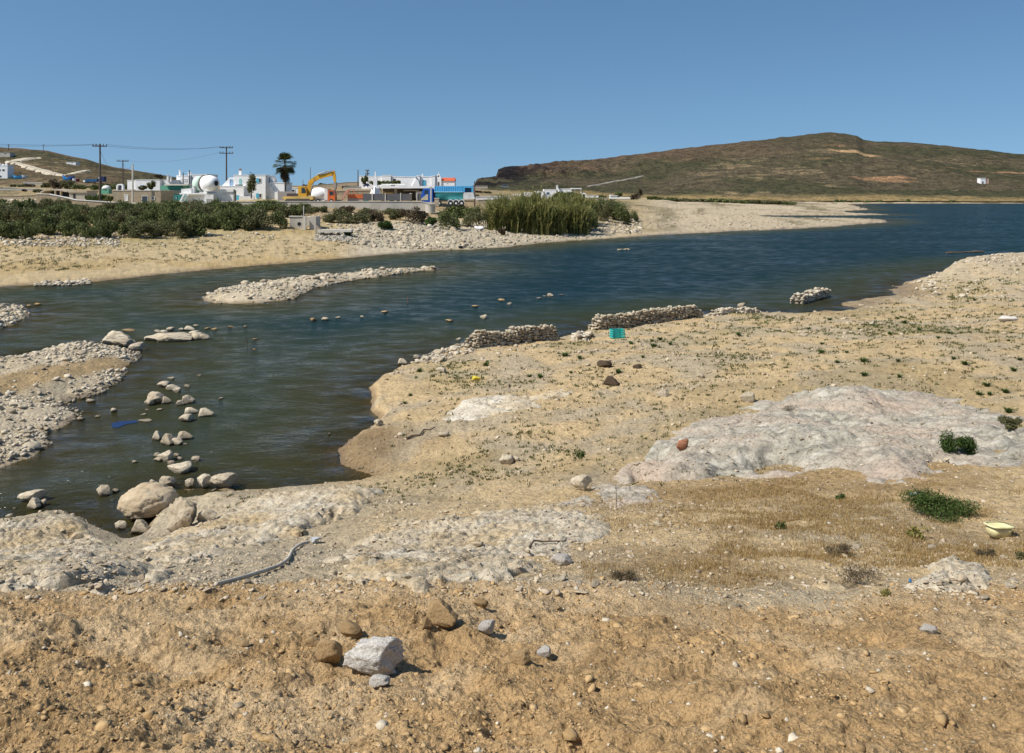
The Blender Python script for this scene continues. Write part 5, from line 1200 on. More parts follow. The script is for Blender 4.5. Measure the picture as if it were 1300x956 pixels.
# orange machine
h = root("loader_crane", 447, 256, 160, "small orange tracked machine with a bent arm right of the mixer truck", "loader"); D = 160
part("arm", MB().prism([(431.8, 253), (438.6, 241.6), (441.4, 241), (442.4, 243), (440.2, 244), (434.6, 253.6)], D, .4, .6), simple("pinkish_arm", (.55, .30, .22), .7), h)
part("body", MB().prism([(441, 248), (442, 246.6), (460, 246.6), (460.6, 251.8), (441, 251.8)], D, 1.8, .1), ORG, h)
part("cab_frame", MB().pb(441.4, 241.4, 442.2, 246.5, D, .15, .2).pb(448.6, 241.4, 449.4, 246.5, D, .15, .2).pb(441.4, 240.6, 449.4, 241.3, D, 1.5, .2), ORG, h)
part("track", MB().prism([(441, 252.2), (443, 251.9), (459, 251.9), (461, 252.4), (461, 255), (459, 256.4), (443, 256.4), (441, 255)], D, 1.9, .2), simple("dusty_pink", (.5, .36, .30), .8), h)
h = root("scrap_pile", 464, 256, 159, "green scrap leaning at the right of the orange machine", "scrap"); part("sheet", MB().prism([(461.4, 249.4), (463, 249), (468.6, 256), (461.8, 256)], 159, .3), GRND, h)
# fence of grey boards
h = root("board_fence", 505, 255, 157, "grey board fence in five bays between pale posts, right of the orange machine", "fence"); D = 157
ps = [472, 488.6, 508, 520.4, 528.6]
for a_, b_ in ((461, 472), (473.5, 488), (490, 507.4), (509, 520), (529.6, 536)): part("panel", MB().pb(a_, 246, b_, 254.4, D, .08), FENCEG, h)
for p in ps: part("post", MB().pb(p, 245, p + 1.3, 255.8, D, .3, -.1), DCONC, h)
h = root("gate_pier", 521.5, 257, 155.5, "dark stone pier closing the board fence", "pier"); part("shaft", MB().pb(520, 246.5, 522.6, 257, 155.5, .5), simple("pier_dark", (.17, .14, .11), .9), h); part("cap", MB().pb(519.6, 245.6, 523, 246.4, 155.5, .6, -.05), DCONC, h)
# shrine chimney
h = root("white_chimney", 476.5, 247, 164, "tall white tapering lime kiln chimney behind the board fence", "chimney")
part("base", lathe([(0, 1.05), (.9, .80), (1.5, .55)], Vector((X(476.5, 164), 164, Z(247, 164))), Vector((0, 0, 1)), 4), WH, h); part("shaft", MB().pb(474.2, 226, 478.8, 237, 164, .6, -.3), WH, h); part("tip", MB().pb(475.7, 218, 477.4, 225.9, 164, .3, -.15), WH, h)
part("shoulder", MB().pb(471.2, 237, 482, 239, 164, .9, -.45), WH, h)
# long terrace
h = root("terrace_building", 515, 252, 170, "long low white terrace roof on stone pillars", "building"); D = 170
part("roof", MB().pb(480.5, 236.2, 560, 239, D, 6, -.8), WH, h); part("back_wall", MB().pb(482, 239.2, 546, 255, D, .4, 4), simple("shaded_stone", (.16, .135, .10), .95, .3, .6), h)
for p in (480.6, 500.6, 541): part("pillar", MB().pb(p, 239.1, p + 3.2, 256, D, .6), TAN, h)
part("awning", MB().pb(512, 241.2, 531, 242.6, D, 2, .3), STRAWM, h); part("counter", MB().pb(527, 243, 536, 251, D, 1, 1.2), WH, h); part("upper_rail", MB().pb(479.4, 233.2, 510, 234.6, D, .4, 5), WH2, h); part("lower_rail", MB().pb(486, 244.5, 499, 246, D, .2, .4), YELP, h)
h = root("white_house", 530, 238, 182, "white house with one blue window above the long terrace roof", "house"); D = 182
shell(h, 509.5, 224.2, 528.6, 240, D, 6, off=-.8); shell(h, 529.2, 222.6, 533, 240, D, 5, off=-.4); shell(h, 533.6, 224, 548, 240, D, 6); shell(h, 548.6, 223, 552.4, 240, D, 6, off=-.5); chimney(h, 535.6, 221.4, 224, D, 1.2)
window(h, 536.2, 228.8, 540.6, 236.6, D, BLUE, BLUE); part("wedge_wall", MB().prism([(523, 238), (529, 227), (532, 230), (534, 238)], D, .5, -1.2), WH, h)
h = root("white_house", 480, 235, 252, "long white house behind the dark hedge, left of the house with the blue window", "house"); D = 252
shell(h, 455.6, 223.2, 465.4, 236, D, 7, off=.5); shell(h, 466, 223.6, 485, 236, D, 7); shell(h, 485.6, 222.4, 496.4, 236, D, 7, off=-.6); shell(h, 497, 224, 514, 236, D, 7)
window(h, 499.6, 227, 502.2, 229.6, D, DARK, DARK); window(h, 476, 226.4, 478, 229, D, DARK, DARK)
for i, (a, w) in enumerate(((474, 12), (484, 14), (493, 14), (502, 12), (508, 8))):
    bush(a, 235, w, 6.5, "dark green shrub in the hedge in front of the long white house", LEAF_D, "hedge of the long white house", n=700, at=(X(a, 245), 245, Z(234.6, 245)))
bush(462.5, 234, 10, 12, "round dark tree at the left end of the long white house", LEAF_D, n=1200, at=(X(462.5, 240), 240, Z(233.5, 240)), name="round_tree", cat="tree")
def car(px, py, D, w, hh, mat, label, name="car", cat="car"):
    h = root(name, px, py, D, label, cat); a, b = px - w / 2, px + w / 2; t = py - hh
    bd = part("body", MB().prism([(a, py - .25 * hh), (a, py - .55 * hh), (a + .22 * w, py - .6 * hh), (a + .33 * w, t), (a + .75 * w, t), (a + .92 * w, py - .6 * hh), (b, py - .52 * hh), (b, py - .25 * hh)], D, 1.7), mat, h)
    part("window", MB().prism([(a + .28 * w, py - .62 * hh), (a + .36 * w, py - .94 * hh), (a + .73 * w, py - .94 * hh), (a + .86 * w, py - .62 * hh)], D, .03, -.035), GLASS, bd)
    for p in (a + .2 * w, a + .8 * w): part("wheel", MB().tube([(X(p, D), D - .04, Z(py - .17 * hh, D)), (X(p, D), D + .25, Z(py - .17 * hh, D))], .17 * hh / F * D, 12), RUBBER, h)
    return h
car(464.5, 237.2, 215, 7, 4.4, DNAVY, "dark car parked below the round dark tree")
car(640.5, 238.6, 300, 11, 4.2, simple("silver_paint", (.16, .20, .24), .3, .1, 1), "grey car parked in the open field before the headland")
# chapel
h = root("chapel", 565, 238, 245, "little white chapel with red tiled roof and pointed bell gable", "chapel"); D = 245
part("wall", MB().pb(560.4, 229.6, 577, 240, D, 5, .3), WH, h); part("front_wall", MB().pb(552.6, 226, 560.3, 240, D, 5.4, 0), WH, h)
part("roof", MB().add([(X(560.4, D), D + .1, Z(229.7, D)), (X(577.4, D), D + .1, Z(229.7, D)), (X(577.4, D), D + 2.8, Z(225.4, D)), (X(560.4, D), D + 2.8, Z(225.4, D)), (X(560.4, D), D + 5.5, Z(229.7, D)), (X(577.4, D), D + 5.5, Z(229.7, D))], [(0, 1, 2, 3), (3, 2, 5, 4), (0, 3, 4), (1, 5, 2), (1, 0, 4, 5)]), REDR, h)
g_ = part("bell_gable", MB().prism([(553.8, 226), (554.4, 223), (556.6, 219.4), (558.8, 223), (559.4, 226)], D, .7, .2), WH, h); part("opening", MB().pb(556, 222.6, 557.3, 224.8, D, .03, .16), DARK, g_); part("finial", MB().pb(556.4, 217.6, 556.9, 219.6, D, .1, .5), WH2, g_)
door(h, 555.8, 231, 557.4, 237, D, DARK); window(h, 566.6, 231.6, 568, 233, D, WH2, DARK, off=.3)
# tipper lorry
h = root("tipper_lorry", 570, 260, 157, "blue tipper lorry with a long teal bellied body and white tail", "lorry"); D = 157
cb = part("cab", MB().prism([(535.4, 256.6), (535, 248), (536.4, 242), (538, 239), (549.4, 238.8), (549.6, 256.6)], D, 2.3, -.2), BLUEC, h); part("window", MB().prism([(538.6, 246), (539.6, 241.4), (543.6, 241.2), (543.6, 246)], D, .03, -.24), GLASS, cb)
part("bumper", MB().prism([(534.6, 252.4), (542, 246.6), (543.6, 246.4), (543.6, 254), (534.8, 254.2)], D, .05, -.26), simple("cream_panel", (.58, .52, .36), .5), cb)
part("air_deflector", MB().pb(549.8, 240.4, 553.4, 256, D, 2, 0), DNAVY, h)
x0, x1 = X(551.6, D), X(588, D); zt, zm, zb = Z(236.2, D), Z(243.6, D), Z(254.6, D)
sec = [(D - .2, zt), (D - .2, zm)]; low = [(D - .16, zm - .02), (D - .1, zm - .35), (D + .15, zb + .35), (D + .55, zb), (D + 1.65, zb), (D + 2.05, zb + .35), (D + 2.3, zm - .35), (D + 2.36, zm - .02)]
part("side_wall", MB().box(x0, D - .2, zm, x1, D + 2.4, zt), BLUEL, h)
rb = MB()
for k in range(13): rb.box(x0 + .1 + k * .4, D - .26, zm + .05, x0 + .18 + k * .4, D - .203, zt - .05)
part("rib", rb, BLUEL, h); part("rail", MB().box(x0 - .05, D - .28, zm - .06, x1, D - .202, zm + .04), simple("pale_rail", (.5, .72, .74), .5), h)
xi = X(552.4, D); xe = X(587.6, D); n_ = len(low)
part("belly", MB().add([(xi + (1.0 if i in (3, 4) else .1), y, z) for i, (y, z) in enumerate(low)] + [(xe, y, z) for y, z in low], [(i, i + 1, n_ + i + 1, n_ + i) for i in range(n_ - 1)] + [tuple(range(n_ - 1, -1, -1)), tuple(range(n_, 2 * n_))]), TEAL, h, True)
part("tailgate", MB().prism([(588.2, 244.4), (600.6, 244.4), (603, 252.6), (588.2, 253.2)], D, 2.4, -.18), WH2, h); part("tail_frame", MB().pb(588.2, 236.2, 590, 244.2, D, 2.4, -.2).pb(598.6, 236.2, 600.6, 244.2, D, 2.4, -.2).pb(590.1, 236.2, 598.5, 238.4, D, 2.4, -.2), BLUEL, h)
part("tail_panel", MB().pb(590.2, 238.6, 598.4, 244.2, D, .1, 1.6), simple("faded_blue", (.30, .45, .55), .7), h)
part("chassis", MB().pb(550, 254.8, 601, 256, D, 1.6, .3), TRACKM, h)
for p in (540.5, 557.5, 572, 579, 586):
    w = part("wheel", MB().tube([(X(p, D), D - .15, Z(258, D)), (X(p, D), D + .25, Z(258, D))], .48, 18), RUBBER, h); part("rim", MB().tube([(X(p, D), D - .18, Z(258, D)), (X(p, D), D - .14, Z(258, D))], .2, 12), WH2, w)
    if p > 570: part("mudguard", MB().prism([(p - 3.8, 257), (p - 2.9, 253.9), (p, 253.0), (p + 2.9, 253.9), (p + 3.8, 257), (p + 3.2, 257), (p + 2.4, 254.6), (p, 253.8), (p - 2.4, 254.6), (p - 3.2, 257)], D, .5, -.2), WH, h)
h = root("white_post", 547, 257, 154.5, "pale square post in front of the lorry cab", "post"); part("shaft", MB().pb(546, 237.6, 547.9, 258, 154.5, .3), DCONC, h); part("cap", MB().pb(545.7, 236.8, 548.2, 237.5, 154.5, .4, -.05), WH2, h)
h = root("stone_pier", 554, 260, 152, "short rough stone pier at the right end of the parapet", "pier"); part("shaft", MB().pb(551.6, 252.6, 557, 262, 152, .9), TAN, h); part("cap", MB().pb(551.2, 251.4, 557.4, 252.5, 152, 1.0, -.05), CONC, h)
# parapets and walls
def long_wall(name, pts, D, th, mat, label, cap=None, capm=None, cat="wall"):
    h = root(name, pts[0][0], pts[0][2], D, label, cat); m = MB(); c = MB()
    up = [(p, q0) for p, q0, q1 in pts]; dn = [(p, q1) for p, q0, q1 in pts][::-1]
    part("wall", m.prism(up + dn, D, th), mat, h)
    if cap: part("coping", c.prism([(p, q - cap) for p, q in up] + [(p, q - .05) for p, q in up][::-1], D, th + .16, -.08), capm or mat, h)
    return h
long_wall("parapet", [(272, 256.2, 268), (430, 256.0, 268), (534, 256.4, 268), (548, 258.6, 268), (552, 258.8, 268)], 151, .6, CONC, "long low concrete parapet running in front of the excavator and house", .7, DCONC)
h = root("culvert_block", 546, 268, 150, "curved concrete block at the right end of the parapet", "block"); part("drum", MB().tube([(X(546, 150), 150.4, Z(270, 150)), (X(546, 150), 150.4, Z(259.6, 150))], .85, 20), CONC, h); part("lid", MB().tube([(X(546, 150), 150.4, Z(259.6, 150) + .003), (X(546, 150), 150.4, Z(259.0, 150))], .92, 20), DCONC, h)
long_wall("stone_boundary_wall", [(46, 246.4, 270), (62, 246.8, 270), (80, 250.5, 270), (96, 254.2, 270), (140, 257, 270), (205, 260, 270), (232, 261.2, 270)], 148, .5, TAN, "stepped stone boundary wall with a whitish coping at the left", .8, WH2)
long_wall("field_wall", [(598, 236.3, 239.4), (619, 236.3, 239.4)], 295, .6, GREYST, "low grey field wall in the dry field before the headland", .4, CONC)
long_wall("field_wall", [(604, 250, 254), (622, 249.6, 254), (648, 249.8, 254)], 190, .4, WH2, "low whitish wall right of the lorry", .5, WH)
long_wall("field_wall", [(606, 254.2, 259), (640, 253.4, 259)], 165, .4, TAN, "low tan wall behind the reeds right of the lorry", .5, DCONC)
long_wall("field_wall", [(716, 251.8, 255), (772, 251.2, 255)], 285, .5, TAN, "long low tan wall in front of the white estate", .5, STRAWM)
long_wall("field_wall", [(436, 238, 241), (458, 237, 240)], 210, .5, CONC, "low pale wall behind the orange machine", .4, WH2)
long_wall("field_wall", [(426, 243, 248), (472, 242, 248)], 186, .5, TAN, "dark field wall behind the orange machine", .4, GREYST)
long_wall("field_wall", [(394, 236, 239), (440, 231.5, 236), (458, 231, 236)], 262, .5, TAN, "distant field wall on the rise behind the excavator arm", .4, CONC)
long_wall("field_wall", [(-40, 250, 254), (20, 249, 254), (52, 247.6, 254)], 176, .5, TAN, "rough tan field wall running in from the left edge behind the boundary wall", .4, GREYST)
long_wall("field_wall", [(-30, 238, 241), (36, 239.6, 242), (64, 241, 243)], 235, .5, CONC, "pale field wall crossing the slope below the notched white house", .4, WH2)
long_wall("field_wall", [(30, 231.5, 234), (66, 233.4, 235)], 300, .6, CONC, "pale terrace wall right of the white and blue boat", .4, WH2)
for i in range(34):
    a, b = random.uniform(-20, 200), random.uniform(233, 242); dq = random.uniform(215, 300); bush(a, b, random.uniform(6, 16), random.uniform(2.2, 4.5), "low dark scrub bush in the fields behind the left village", random.choice((LEAF_D, LEAF_O, LEAF_B)), "scrub of the left fields", n=500, leaf=.28, at=(X(a, dq), dq, float(hq(X(a, dq), dq)) - .1))
for i in range(22):
    a = random.uniform(370, 640); dq = random.uniform(215, 330); bush(a, 240, random.uniform(6, 14), random.uniform(2, 3.6), "low scrub bush in the dry fields behind the excavator and lorry", random.choice((LEAF_O, LEAF_B)), "scrub of the middle fields", n=500, leaf=.28, at=(X(a, dq), dq, float(hq(X(a, dq), dq)) - .1))
pts = np.array([(X(a, d), d, float(hq(X(a, d), d))) for a, d in zip(rng.uniform(-30, 60, 500), rng.uniform(150, 172, 500))]); rubble("rubble", "loose stones on the bank left of the boundary wall", pts, np.clip(rng.lognormal(-1.7, .5, 500), .08, .7), PALE)
# white estate
h = root("white_estate", 690, 250, 300, "cluster of low white cube buildings behind the reeds", "building"); D = 300
shell(h, 651.6, 246.8, 664, 252, D, 8, off=-1); shell(h, 664.6, 244.6, 679, 252, D, 8, off=-.5); shell(h, 679.6, 242.6, 690, 252, D, 8); shell(h, 690.6, 240.4, 706, 252, D, 8, off=.6); shell(h, 710, 239.4, 726, 252, D, 8, off=2)
chimney(h, 707.6, 235.4, 242, D, 2.2); part("terrace_roof", MB().pb(726.4, 238.8, 739, 240, D, 5, 2), WH, h)
for p in (730, 737.6): part("column", MB().pb(p, 240.1, p + 1.2, 250, D, .4, 2.4), WH, h)
window(h, 693.6, 243.8, 697.6, 247, D, LBLUE, GLASS, off=.6); window(h, 683, 245.4, 685, 248, D, DARK, DARK)
for i, (a, w, hh) in enumerate(((706, 10, 7), (712, 12, 9), (720, 14, 9), (728, 12, 8), (736, 9, 6))): bush(a, 250, w, hh, "dark green shrub in front of the cluster of white cube buildings", LEAF_D, "shrubs of the white estate", n=700, at=(X(a, 292), 292, Z(251, 292)))
h = root("roadside_shrine", 741.5, 252, 280, "small white arched shrine on the low tan wall", "shrine"); D = 280
part("post", MB().pb(738.6, 247, 740, 252.4, D, .8).pb(743, 247, 744.4, 252.4, D, .8), WH, h); part("arch", MB().prism([(738.6, 247), (739.6, 245.4), (741.5, 244.6), (743.4, 245.4), (744.4, 247), (743, 247), (741.5, 246), (740, 247)], D, .8), WH, h); part("back_wall", MB().pb(740, 246.4, 743, 252.4, D, .1, .6), DARK, h)
long_wall("field_wall", [(744, 247.8, 251), (760, 248.2, 251)], 310, .5, WH, "white garden wall right of the arched shrine", .3)
h = root("white_shed", 779, 251, 300, "low white shed with sloping roof right of the white estate", "shed"); part("wall", MB().pb(775, 248.6, 784, 252.4, 300, 4), WH, h); part("roof", MB().prism([(774.4, 248.5), (776, 247.4), (785, 248.2), (785, 248.6)], 300, 4.4, -.2), WH2, h); part("ramp", MB().pb(784.2, 250.4, 800, 252.4, 300, 3), WH, h)
bush(788, 252, 16, 9, "dark bush at the white shed", LEAF_D, n=900, at=(X(788, 315), 315, Z(251, 315))); bush(764, 252, 20, 5, "low green bush between the shrine wall and the white shed", LEAF_D, n=900, at=(X(764, 318), 318, Z(251.5, 318))); bush(806, 251, 12, 6, "small brown bush at the foot of the thin dark tree", LEAF_B, n=500, at=(X(806, 325), 325, Z(252, 325)))
p = 828
while p < 1010:
    w = random.uniform(10, 18); bush(p, 254, w, random.uniform(3.6, 5.4), "dark green bush in the distant hedge line at the foot of the right hill", random.choice((LEAF_D, LEAF_O)), "distant hedge below the right hill", n=500, leaf=.45, at=(X(p, 470), 470, max(0, float(hq(X(p, 470), 470)) - .1))); p += w * .5
for a in (1064, 1071, 1090, 1102, 1118, 1155, 1210): bush(a, 257, random.uniform(6, 11), random.uniform(2.5, 4), "tiny dark bush on the far shore under the right hill", LEAF_D, "bushes of the far shore", n=300, leaf=.6, at=(X(a, 586), 586, float(hq(X(a, 586), 586))))
# hut on the right hill
x, y, z = hill_at(1248, 233.5); h = empty("white_hut", (x, y, z), "tiny white hut alone on the slope of the right hill", "hut")
part("wall", MB().box(x - 2.6, y - 1, z - 1.5, x + 1.6, y + 4, z + 4.2), WH, h); part("annex", MB().box(x + 1.65, y - .6, z - 1.5, x + 4.4, y + 3, z + 4.0), simple("pink_wall", (.55, .36, .28), .9), h); part("roof", MB().box(x - 2.8, y - 1.2, z + 4.203, x + 1.8, y + 4.2, z + 4.6), WH2, h); part("door", MB().box(x - 1.2, y - 1.06, z - .4, x - .2, y - 1.003, z + 1.8), DARK, h)
# left slope
def lhouse(px, py, w, hh, label, m=WH, wins=((.3, .5),), name="white_house", cat="house", step=True):
    x, y, z = hill_l_at(px, py); s = y / F; h = empty(name, (x, y, z), label, cat); W, Hh = w * s, hh * s
    part("wall", MB().box(x - W / 2, y, z - 2, x + W / 2, y + W * .8, z + Hh * .8), m, h); part("roof", MB().box(x - W / 2 - .1, y - .1, z + Hh * .8 + .003, x + W / 2 + .1, y + W * .8 + .1, z + Hh * .84), m, h)
    if step:
        for k in range(4): part("battlement", MB().box(x - W / 2 + k * W * .27, y + .2, z + Hh * .84 + .003, x - W / 2 + k * W * .27 + W * .14, y + 1, z + Hh * (.92 + .06 * (k % 2))), m, h)
    for a, b in wins: wn_ = part("window", MB().box(x + W * (a - .5), y - .08, z + Hh * (b - .12), x + W * (a - .3), y - .003, z + Hh * b), WH2, h); part("pane", MB().box(x + W * (a - .48), y - .12, z + Hh * (b - .11), x + W * (a - .32), y - .083, z + Hh * (b - .02)), DARK, wn_)
    return h
lhouse(1, 227, 17, 20, "bright white house with a notched roof line cut by the left edge", wins=((.3, .6), (.6, .6), (.35, .2)))
lhouse(5, 200, 15, 6.5, "grey unfinished concrete house high on the left hill", CONC, ((.5, .7),), "concrete_house", step=False)
lhouse(90, 209, 12, 3.6, "tiny white house on the crest of the left hill", step=False, wins=((.5, .7),))
def boat(px, py, w, hh, mat, label, tilt=0):
    x, y, z = hill_l_at(px, py); s = y / F; L, B, Hh = w * s, w * s * .34, hh * s
    h = empty("boat", (x, y, z), label, "boat"); m = MB(); st_ = 9; V = []
    for i in range(st_):
        t = i / (st_ - 1) * 2 - 1; bw = B * .5 * (1 - abs(t) ** 2.6) + .05; sh = Hh * (.78 + .25 * t * t)
        for a, b in ((-1, 1), (-.75, .45), (-.12, 0), (.12, 0), (.75, .45), (1, 1)): V.append((x + t * L / 2, y + B / 2 + a * bw, z + .15 + b * sh + tilt * t * L / 2))
    m.add(V, [(i * 6 + j, i * 6 + j + 1, i * 6 + j + 7, i * 6 + j + 6) for i in range(st_ - 1) for j in range(5)] + [tuple(range(6)), tuple(range(6 * st_ - 1, 6 * st_ - 7, -1))])
    part("hull", m, mat, h, True); d_ = part("deck", MB().box(x - L * .36, y + B * .28, z + Hh * .62 + tilt * 0, x + L * .36, y + B * .72, z + Hh * .72), WH, h)
    part("keel_stand", MB().box(x - .3, y + B * .3, z - .6, x + .3, y + B * .7, z + .25), WOODP, h)
boat(21, 228, 11, 5, BLUEL, "blue boat laid up on the left slope beside the notched white house"); boat(30.5, 227, 7, 4.5, simple("boat_white", (.62, .70, .76), .5), "white and blue boat laid up right of the blue boat")
boat(83, 230.5, 9, 6, simple("boat_blue", (.05, .30, .68), .45), "bright blue boat tilted on the slope above the brown tree", -.5); boat(90, 230, 7, 6, simple("boat_deep", (.03, .10, .34), .45), "deep blue boat right of the tilted bright blue boat"); boat(97.5, 231, 6, 4, simple("boat_red", (.22, .04, .04), .5), "dark red boat right of the deep blue boat"); boat(93.6, 231, 4, 4.6, WH, "small white boat between the deep blue and dark red boats")
x, y, z = hill_l_at(114, 232.5); s = y / F
h = empty("flatbed_truck", (x, y, z), "dark blue truck with a white cab parked left of the tall power pole", "truck")
part("bed", MB().box(x - 6 * s, y, z + 1.6 * s, x + 9 * s, y + 2.2, z + 5 * s), simple("truck_blue", (.02, .10, .22), .5), h); cb = part("cab", MB().box(x + 10 * s, y, z + 1.6 * s, x + 18 * s, y + 2.2, z + 8.4 * s), DNAVY, h); part("window", MB().box(x + 11 * s, y - .05, z + 5.6 * s, x + 13.4 * s, y - .003, z + 7.8 * s), WH2, cb); part("hood", MB().box(x - 8.6 * s, y, z + 1.2 * s, x - 6.1 * s, y + 2.2, z + 3.6 * s), WH, h)
for a in (-3, 6, 14): part("wheel", MB().tube([(x + a * s, y - .1, z + 1 * s), (x + a * s, y + .3, z + 1 * s)], 1.2 * s, 14), RUBBER, h)
for a in [(67, 240, 22, 15, "brown leafless looking tree above the vaulted shelter", LEAF_B, 235), (80, 240, 24, 13, "olive brown tree right of the leafless one", LEAF_O, 230), (58, 238, 14, 8, "low dark tree left of the leafless one", LEAF_O, 240), (100, 240, 26, 7, "dark green low tree below the dark blue truck", LEAF_D, 228), (118, 241, 24, 9, "dark green low tree left of the tall power pole", LEAF_D, 225), (134, 242, 24, 9, "dark green low tree right of the tall power pole", LEAF_D, 222), (148, 240, 18, 8, "small green tree behind the roof niche", LEAF_D, 226), (191, 240, 12, 12, "brown green tree in front of the long low white house", LEAF_O, 200), (180, 241, 12, 6, "small olive shrub by the long low white house", LEAF_O, 200), (200, 226, 14, 5, "distant brown tree top behind the long low white house", LEAF_B, 260)]:
    bush(a[0], a[1], a[2], a[3], a[4], a[5], n=1300, at=(X(a[0], a[6]), a[6], Z(a[1], a[6])), name="low_tree", cat="tree")
for a in ((122, 254, 26, 10, "bright green garden shrub behind the stone boundary wall"), (136, 255, 14, 9, "green garden shrub touching the stone cottage"), (111, 253, 12, 8, "dark garden shrub right of the grey stone hut")): bush(*a, LEAF_G if a[0] == 122 else LEAF_D, n=1300, at=(X(a[0], 156), 156, Z(a[1] + 1, 156)))
h = root("vaulted_shelter", 67, 248, 165, "low vaulted tan shelter with dark openings behind the stone boundary wall", "shelter"); D = 165
part("vault", MB().prism([(50, 247), (51, 243.4), (56, 240.6), (66, 239.8), (78, 240.8), (84, 243.2), (84, 244), (77, 242.4), (66, 241.6), (57, 242.4), (53, 244.6), (52, 247)], D, 4), STRAWM, h); part("back_wall", MB().pb(52.2, 241.9, 83, 250, D, .3, 3), DARK, h); part("pillar", MB().pb(69, 241.8, 70.6, 250, D, .5).pb(76, 242.4, 77.4, 250, D, .5), TAN, h)
h = root("stone_hut", 99, 252, 160, "grey stone hut with pale flat roof behind the stone boundary wall", "hut"); D = 160
part("wall", MB().pb(88, 244.6, 110.6, 256, D, 4), GREYST, h); part("roof", MB().pb(87.4, 242, 111, 244.5, D, 4.4, -.2), STRAWM, h); part("doorway", MB().pb(93, 246, 95.6, 256, D, .05, -.053), DARK, h)
h = root("dome_tent", 135, 243, 190, "small pale dome roofed kiosk left of the roof niche", "kiosk"); part("dome", lathe([(0, .95), (.35, .85), (.65, .6), (.8, .2)], Vector((X(135, 190), 190, Z(240, 190))), Vector((0, 0, 1)), 16), WH2, h, True); part("wall", MB().pb(130, 240.1, 140, 246, 190, 1.6, -.8), GRN, h)
# poles and wires
def pole(px, q0, q1, D, arms, label, r=.13, mat=WOODP, cat="power pole", name="power_pole", rot=.25):
    h = root(name, px, q1, D, label, cat); b = Vector((X(px, D), D, Z(q1, D) - 1)); t = Vector((X(px, D), D, Z(q0, D)))
    part("shaft", MB().tube([b, t], [r * 1.25, r * .85], 10), mat, h)
    for q, w in arms:
        W = w / F * D; z = Z(q, D); a = part("crossarm", MB().box(X(px, D) - W, D - .2, z - .09, X(px, D) + W, D - .05, z + .09, rot), mat, h)
        for k in (-.92, -.5, .5, .92): part("insulator", MB().tube([(X(px, D) + k * W * cos(rot), D - .12 + k * W * sin(rot), z + .09), (X(px, D) + k * W * cos(rot), D - .12 + k * W * sin(rot), z + .42)], [.09, .06], 8), simple("insulator_brown", (.12, .09, .08), .4), a)
    return h
pole(127, 182.5, 256.5, 152, [(185.6, 8.6)], "tall dark power pole with one crossarm behind the stone boundary wall", .15); pole(156, 203, 242, 225, [(204.6, 7)], "smaller dark power pole behind the roof niche", .14); pole(287.5, 186, 232, 200, [(187.6, 8), (194.6, 8.4)], "power pole with two crossarms behind the two storey white house", .15)
pole(168.5, 208, 258.5, 156.5, [], "tall pale concrete post in front of the stone cottage", .15, DCONC, "post", "concrete_post")
pole(394, 212, 240, 230, [], "thin grey mast behind the excavator boom", .10, METAL, "mast", "mast"); pole(384.6, 228, 241, 240, [], "short thin mast left of the excavator boom", .10, METAL, "mast", "mast"); pole(454.5, 215.5, 236, 250, [], "thin dark post at the left end of the long white house", .14, WOODP, "post", "thin_post"); pole(602.6, 230, 256, 170, [], "brown wooden post right of the lorry tail", .13, WOODP, "post", "wooden_post")
pole(232.5, 219, 236, 212, [], "dark thin pole in front of the white cube house", .12, WOODP, "post", "thin_post"); pole(240.4, 216, 238, 210, [], "second dark thin pole right of the first before the white cube house", .12, WOODP, "post", "thin_post")
h = pole(466.5, 216, 236, 255, [(217, 2.2), (221, 2.6)], "odd dark mast with two short bars above the round dark tree", .16, WOODP, "mast", "mast")
x, y, z = hill_l_at(11, 190)
h = empty("power_pole", (x, y, z), "tiny power pole on the ridge of the left hill", "power pole"); part("shaft", MB().tube([(x, y, z - 1), (x, y, z + 7.0 / F * y)], .22, 8), WOODP, h); part("crossarm", MB().box(x - 1, y - .1, z + 5.6 / F * y, x + 1, y + .1, z + 5.9 / F * y), WOODP, h)
x, y, z = hill_l_at(55, 192); h = empty("power_pole", (x, y, z), "tiny pylon standing on the left hill right of the track top", "power pole"); part("shaft", MB().tube([(x, y, z - 1), (x, y, z + 9 / F * y)], .22, 8), METAL, h); part("crossarm", MB().box(x - 1.2, y - .1, z + 7 / F * y, x + 1.2, y + .1, z + 7.3 / F * y), METAL, h)
def wire(a, b, sag, label, r=.022):
    A = Vector((X(a[0], a[2]), a[2], Z(a[1], a[2]))); B = Vector((X(b[0], b[2]), b[2], Z(b[1], b[2]))); P = []
    for k in range(25): t = k / 24; q = A.lerp(B, t); q.z -= sag * 4 * t * (1 - t); P.append(q)
    tag(MB().tube(P, r, 5).build("power_cable", simple("cable_grey", (.10, .10, .11), .6), base=tuple(A)), label, "cable")
wire((-240, 165, 130), (119, 183.6, 151.5), .8, "upper overhead cable coming in from the left edge to the tall power pole"); wire((-240, 168, 131), (127, 183.4, 152), 1.0, "lower overhead cable coming in from the left edge to the tall power pole")
wire((119, 183.6, 151.5), (280, 185.8, 199), .8, "overhead cable from the left arm of the tall pole to the double armed pole"); wire((135, 183.4, 152.5), (295, 185.6, 201), .7, "overhead cable from the right arm of the tall pole to the double armed pole")
wire((127, 190, 152), (156, 207, 225), 3.0, "slack cable hanging from the tall pole to the smaller pole"); wire((156, 203.4, 225), (280, 193, 199), 1.2, "faint cable rising from the smaller pole to the double armed pole"); wire((156, 206, 225), (168.5, 209, 156.5), 1.2, "short cable between the smaller pole and the concrete post")
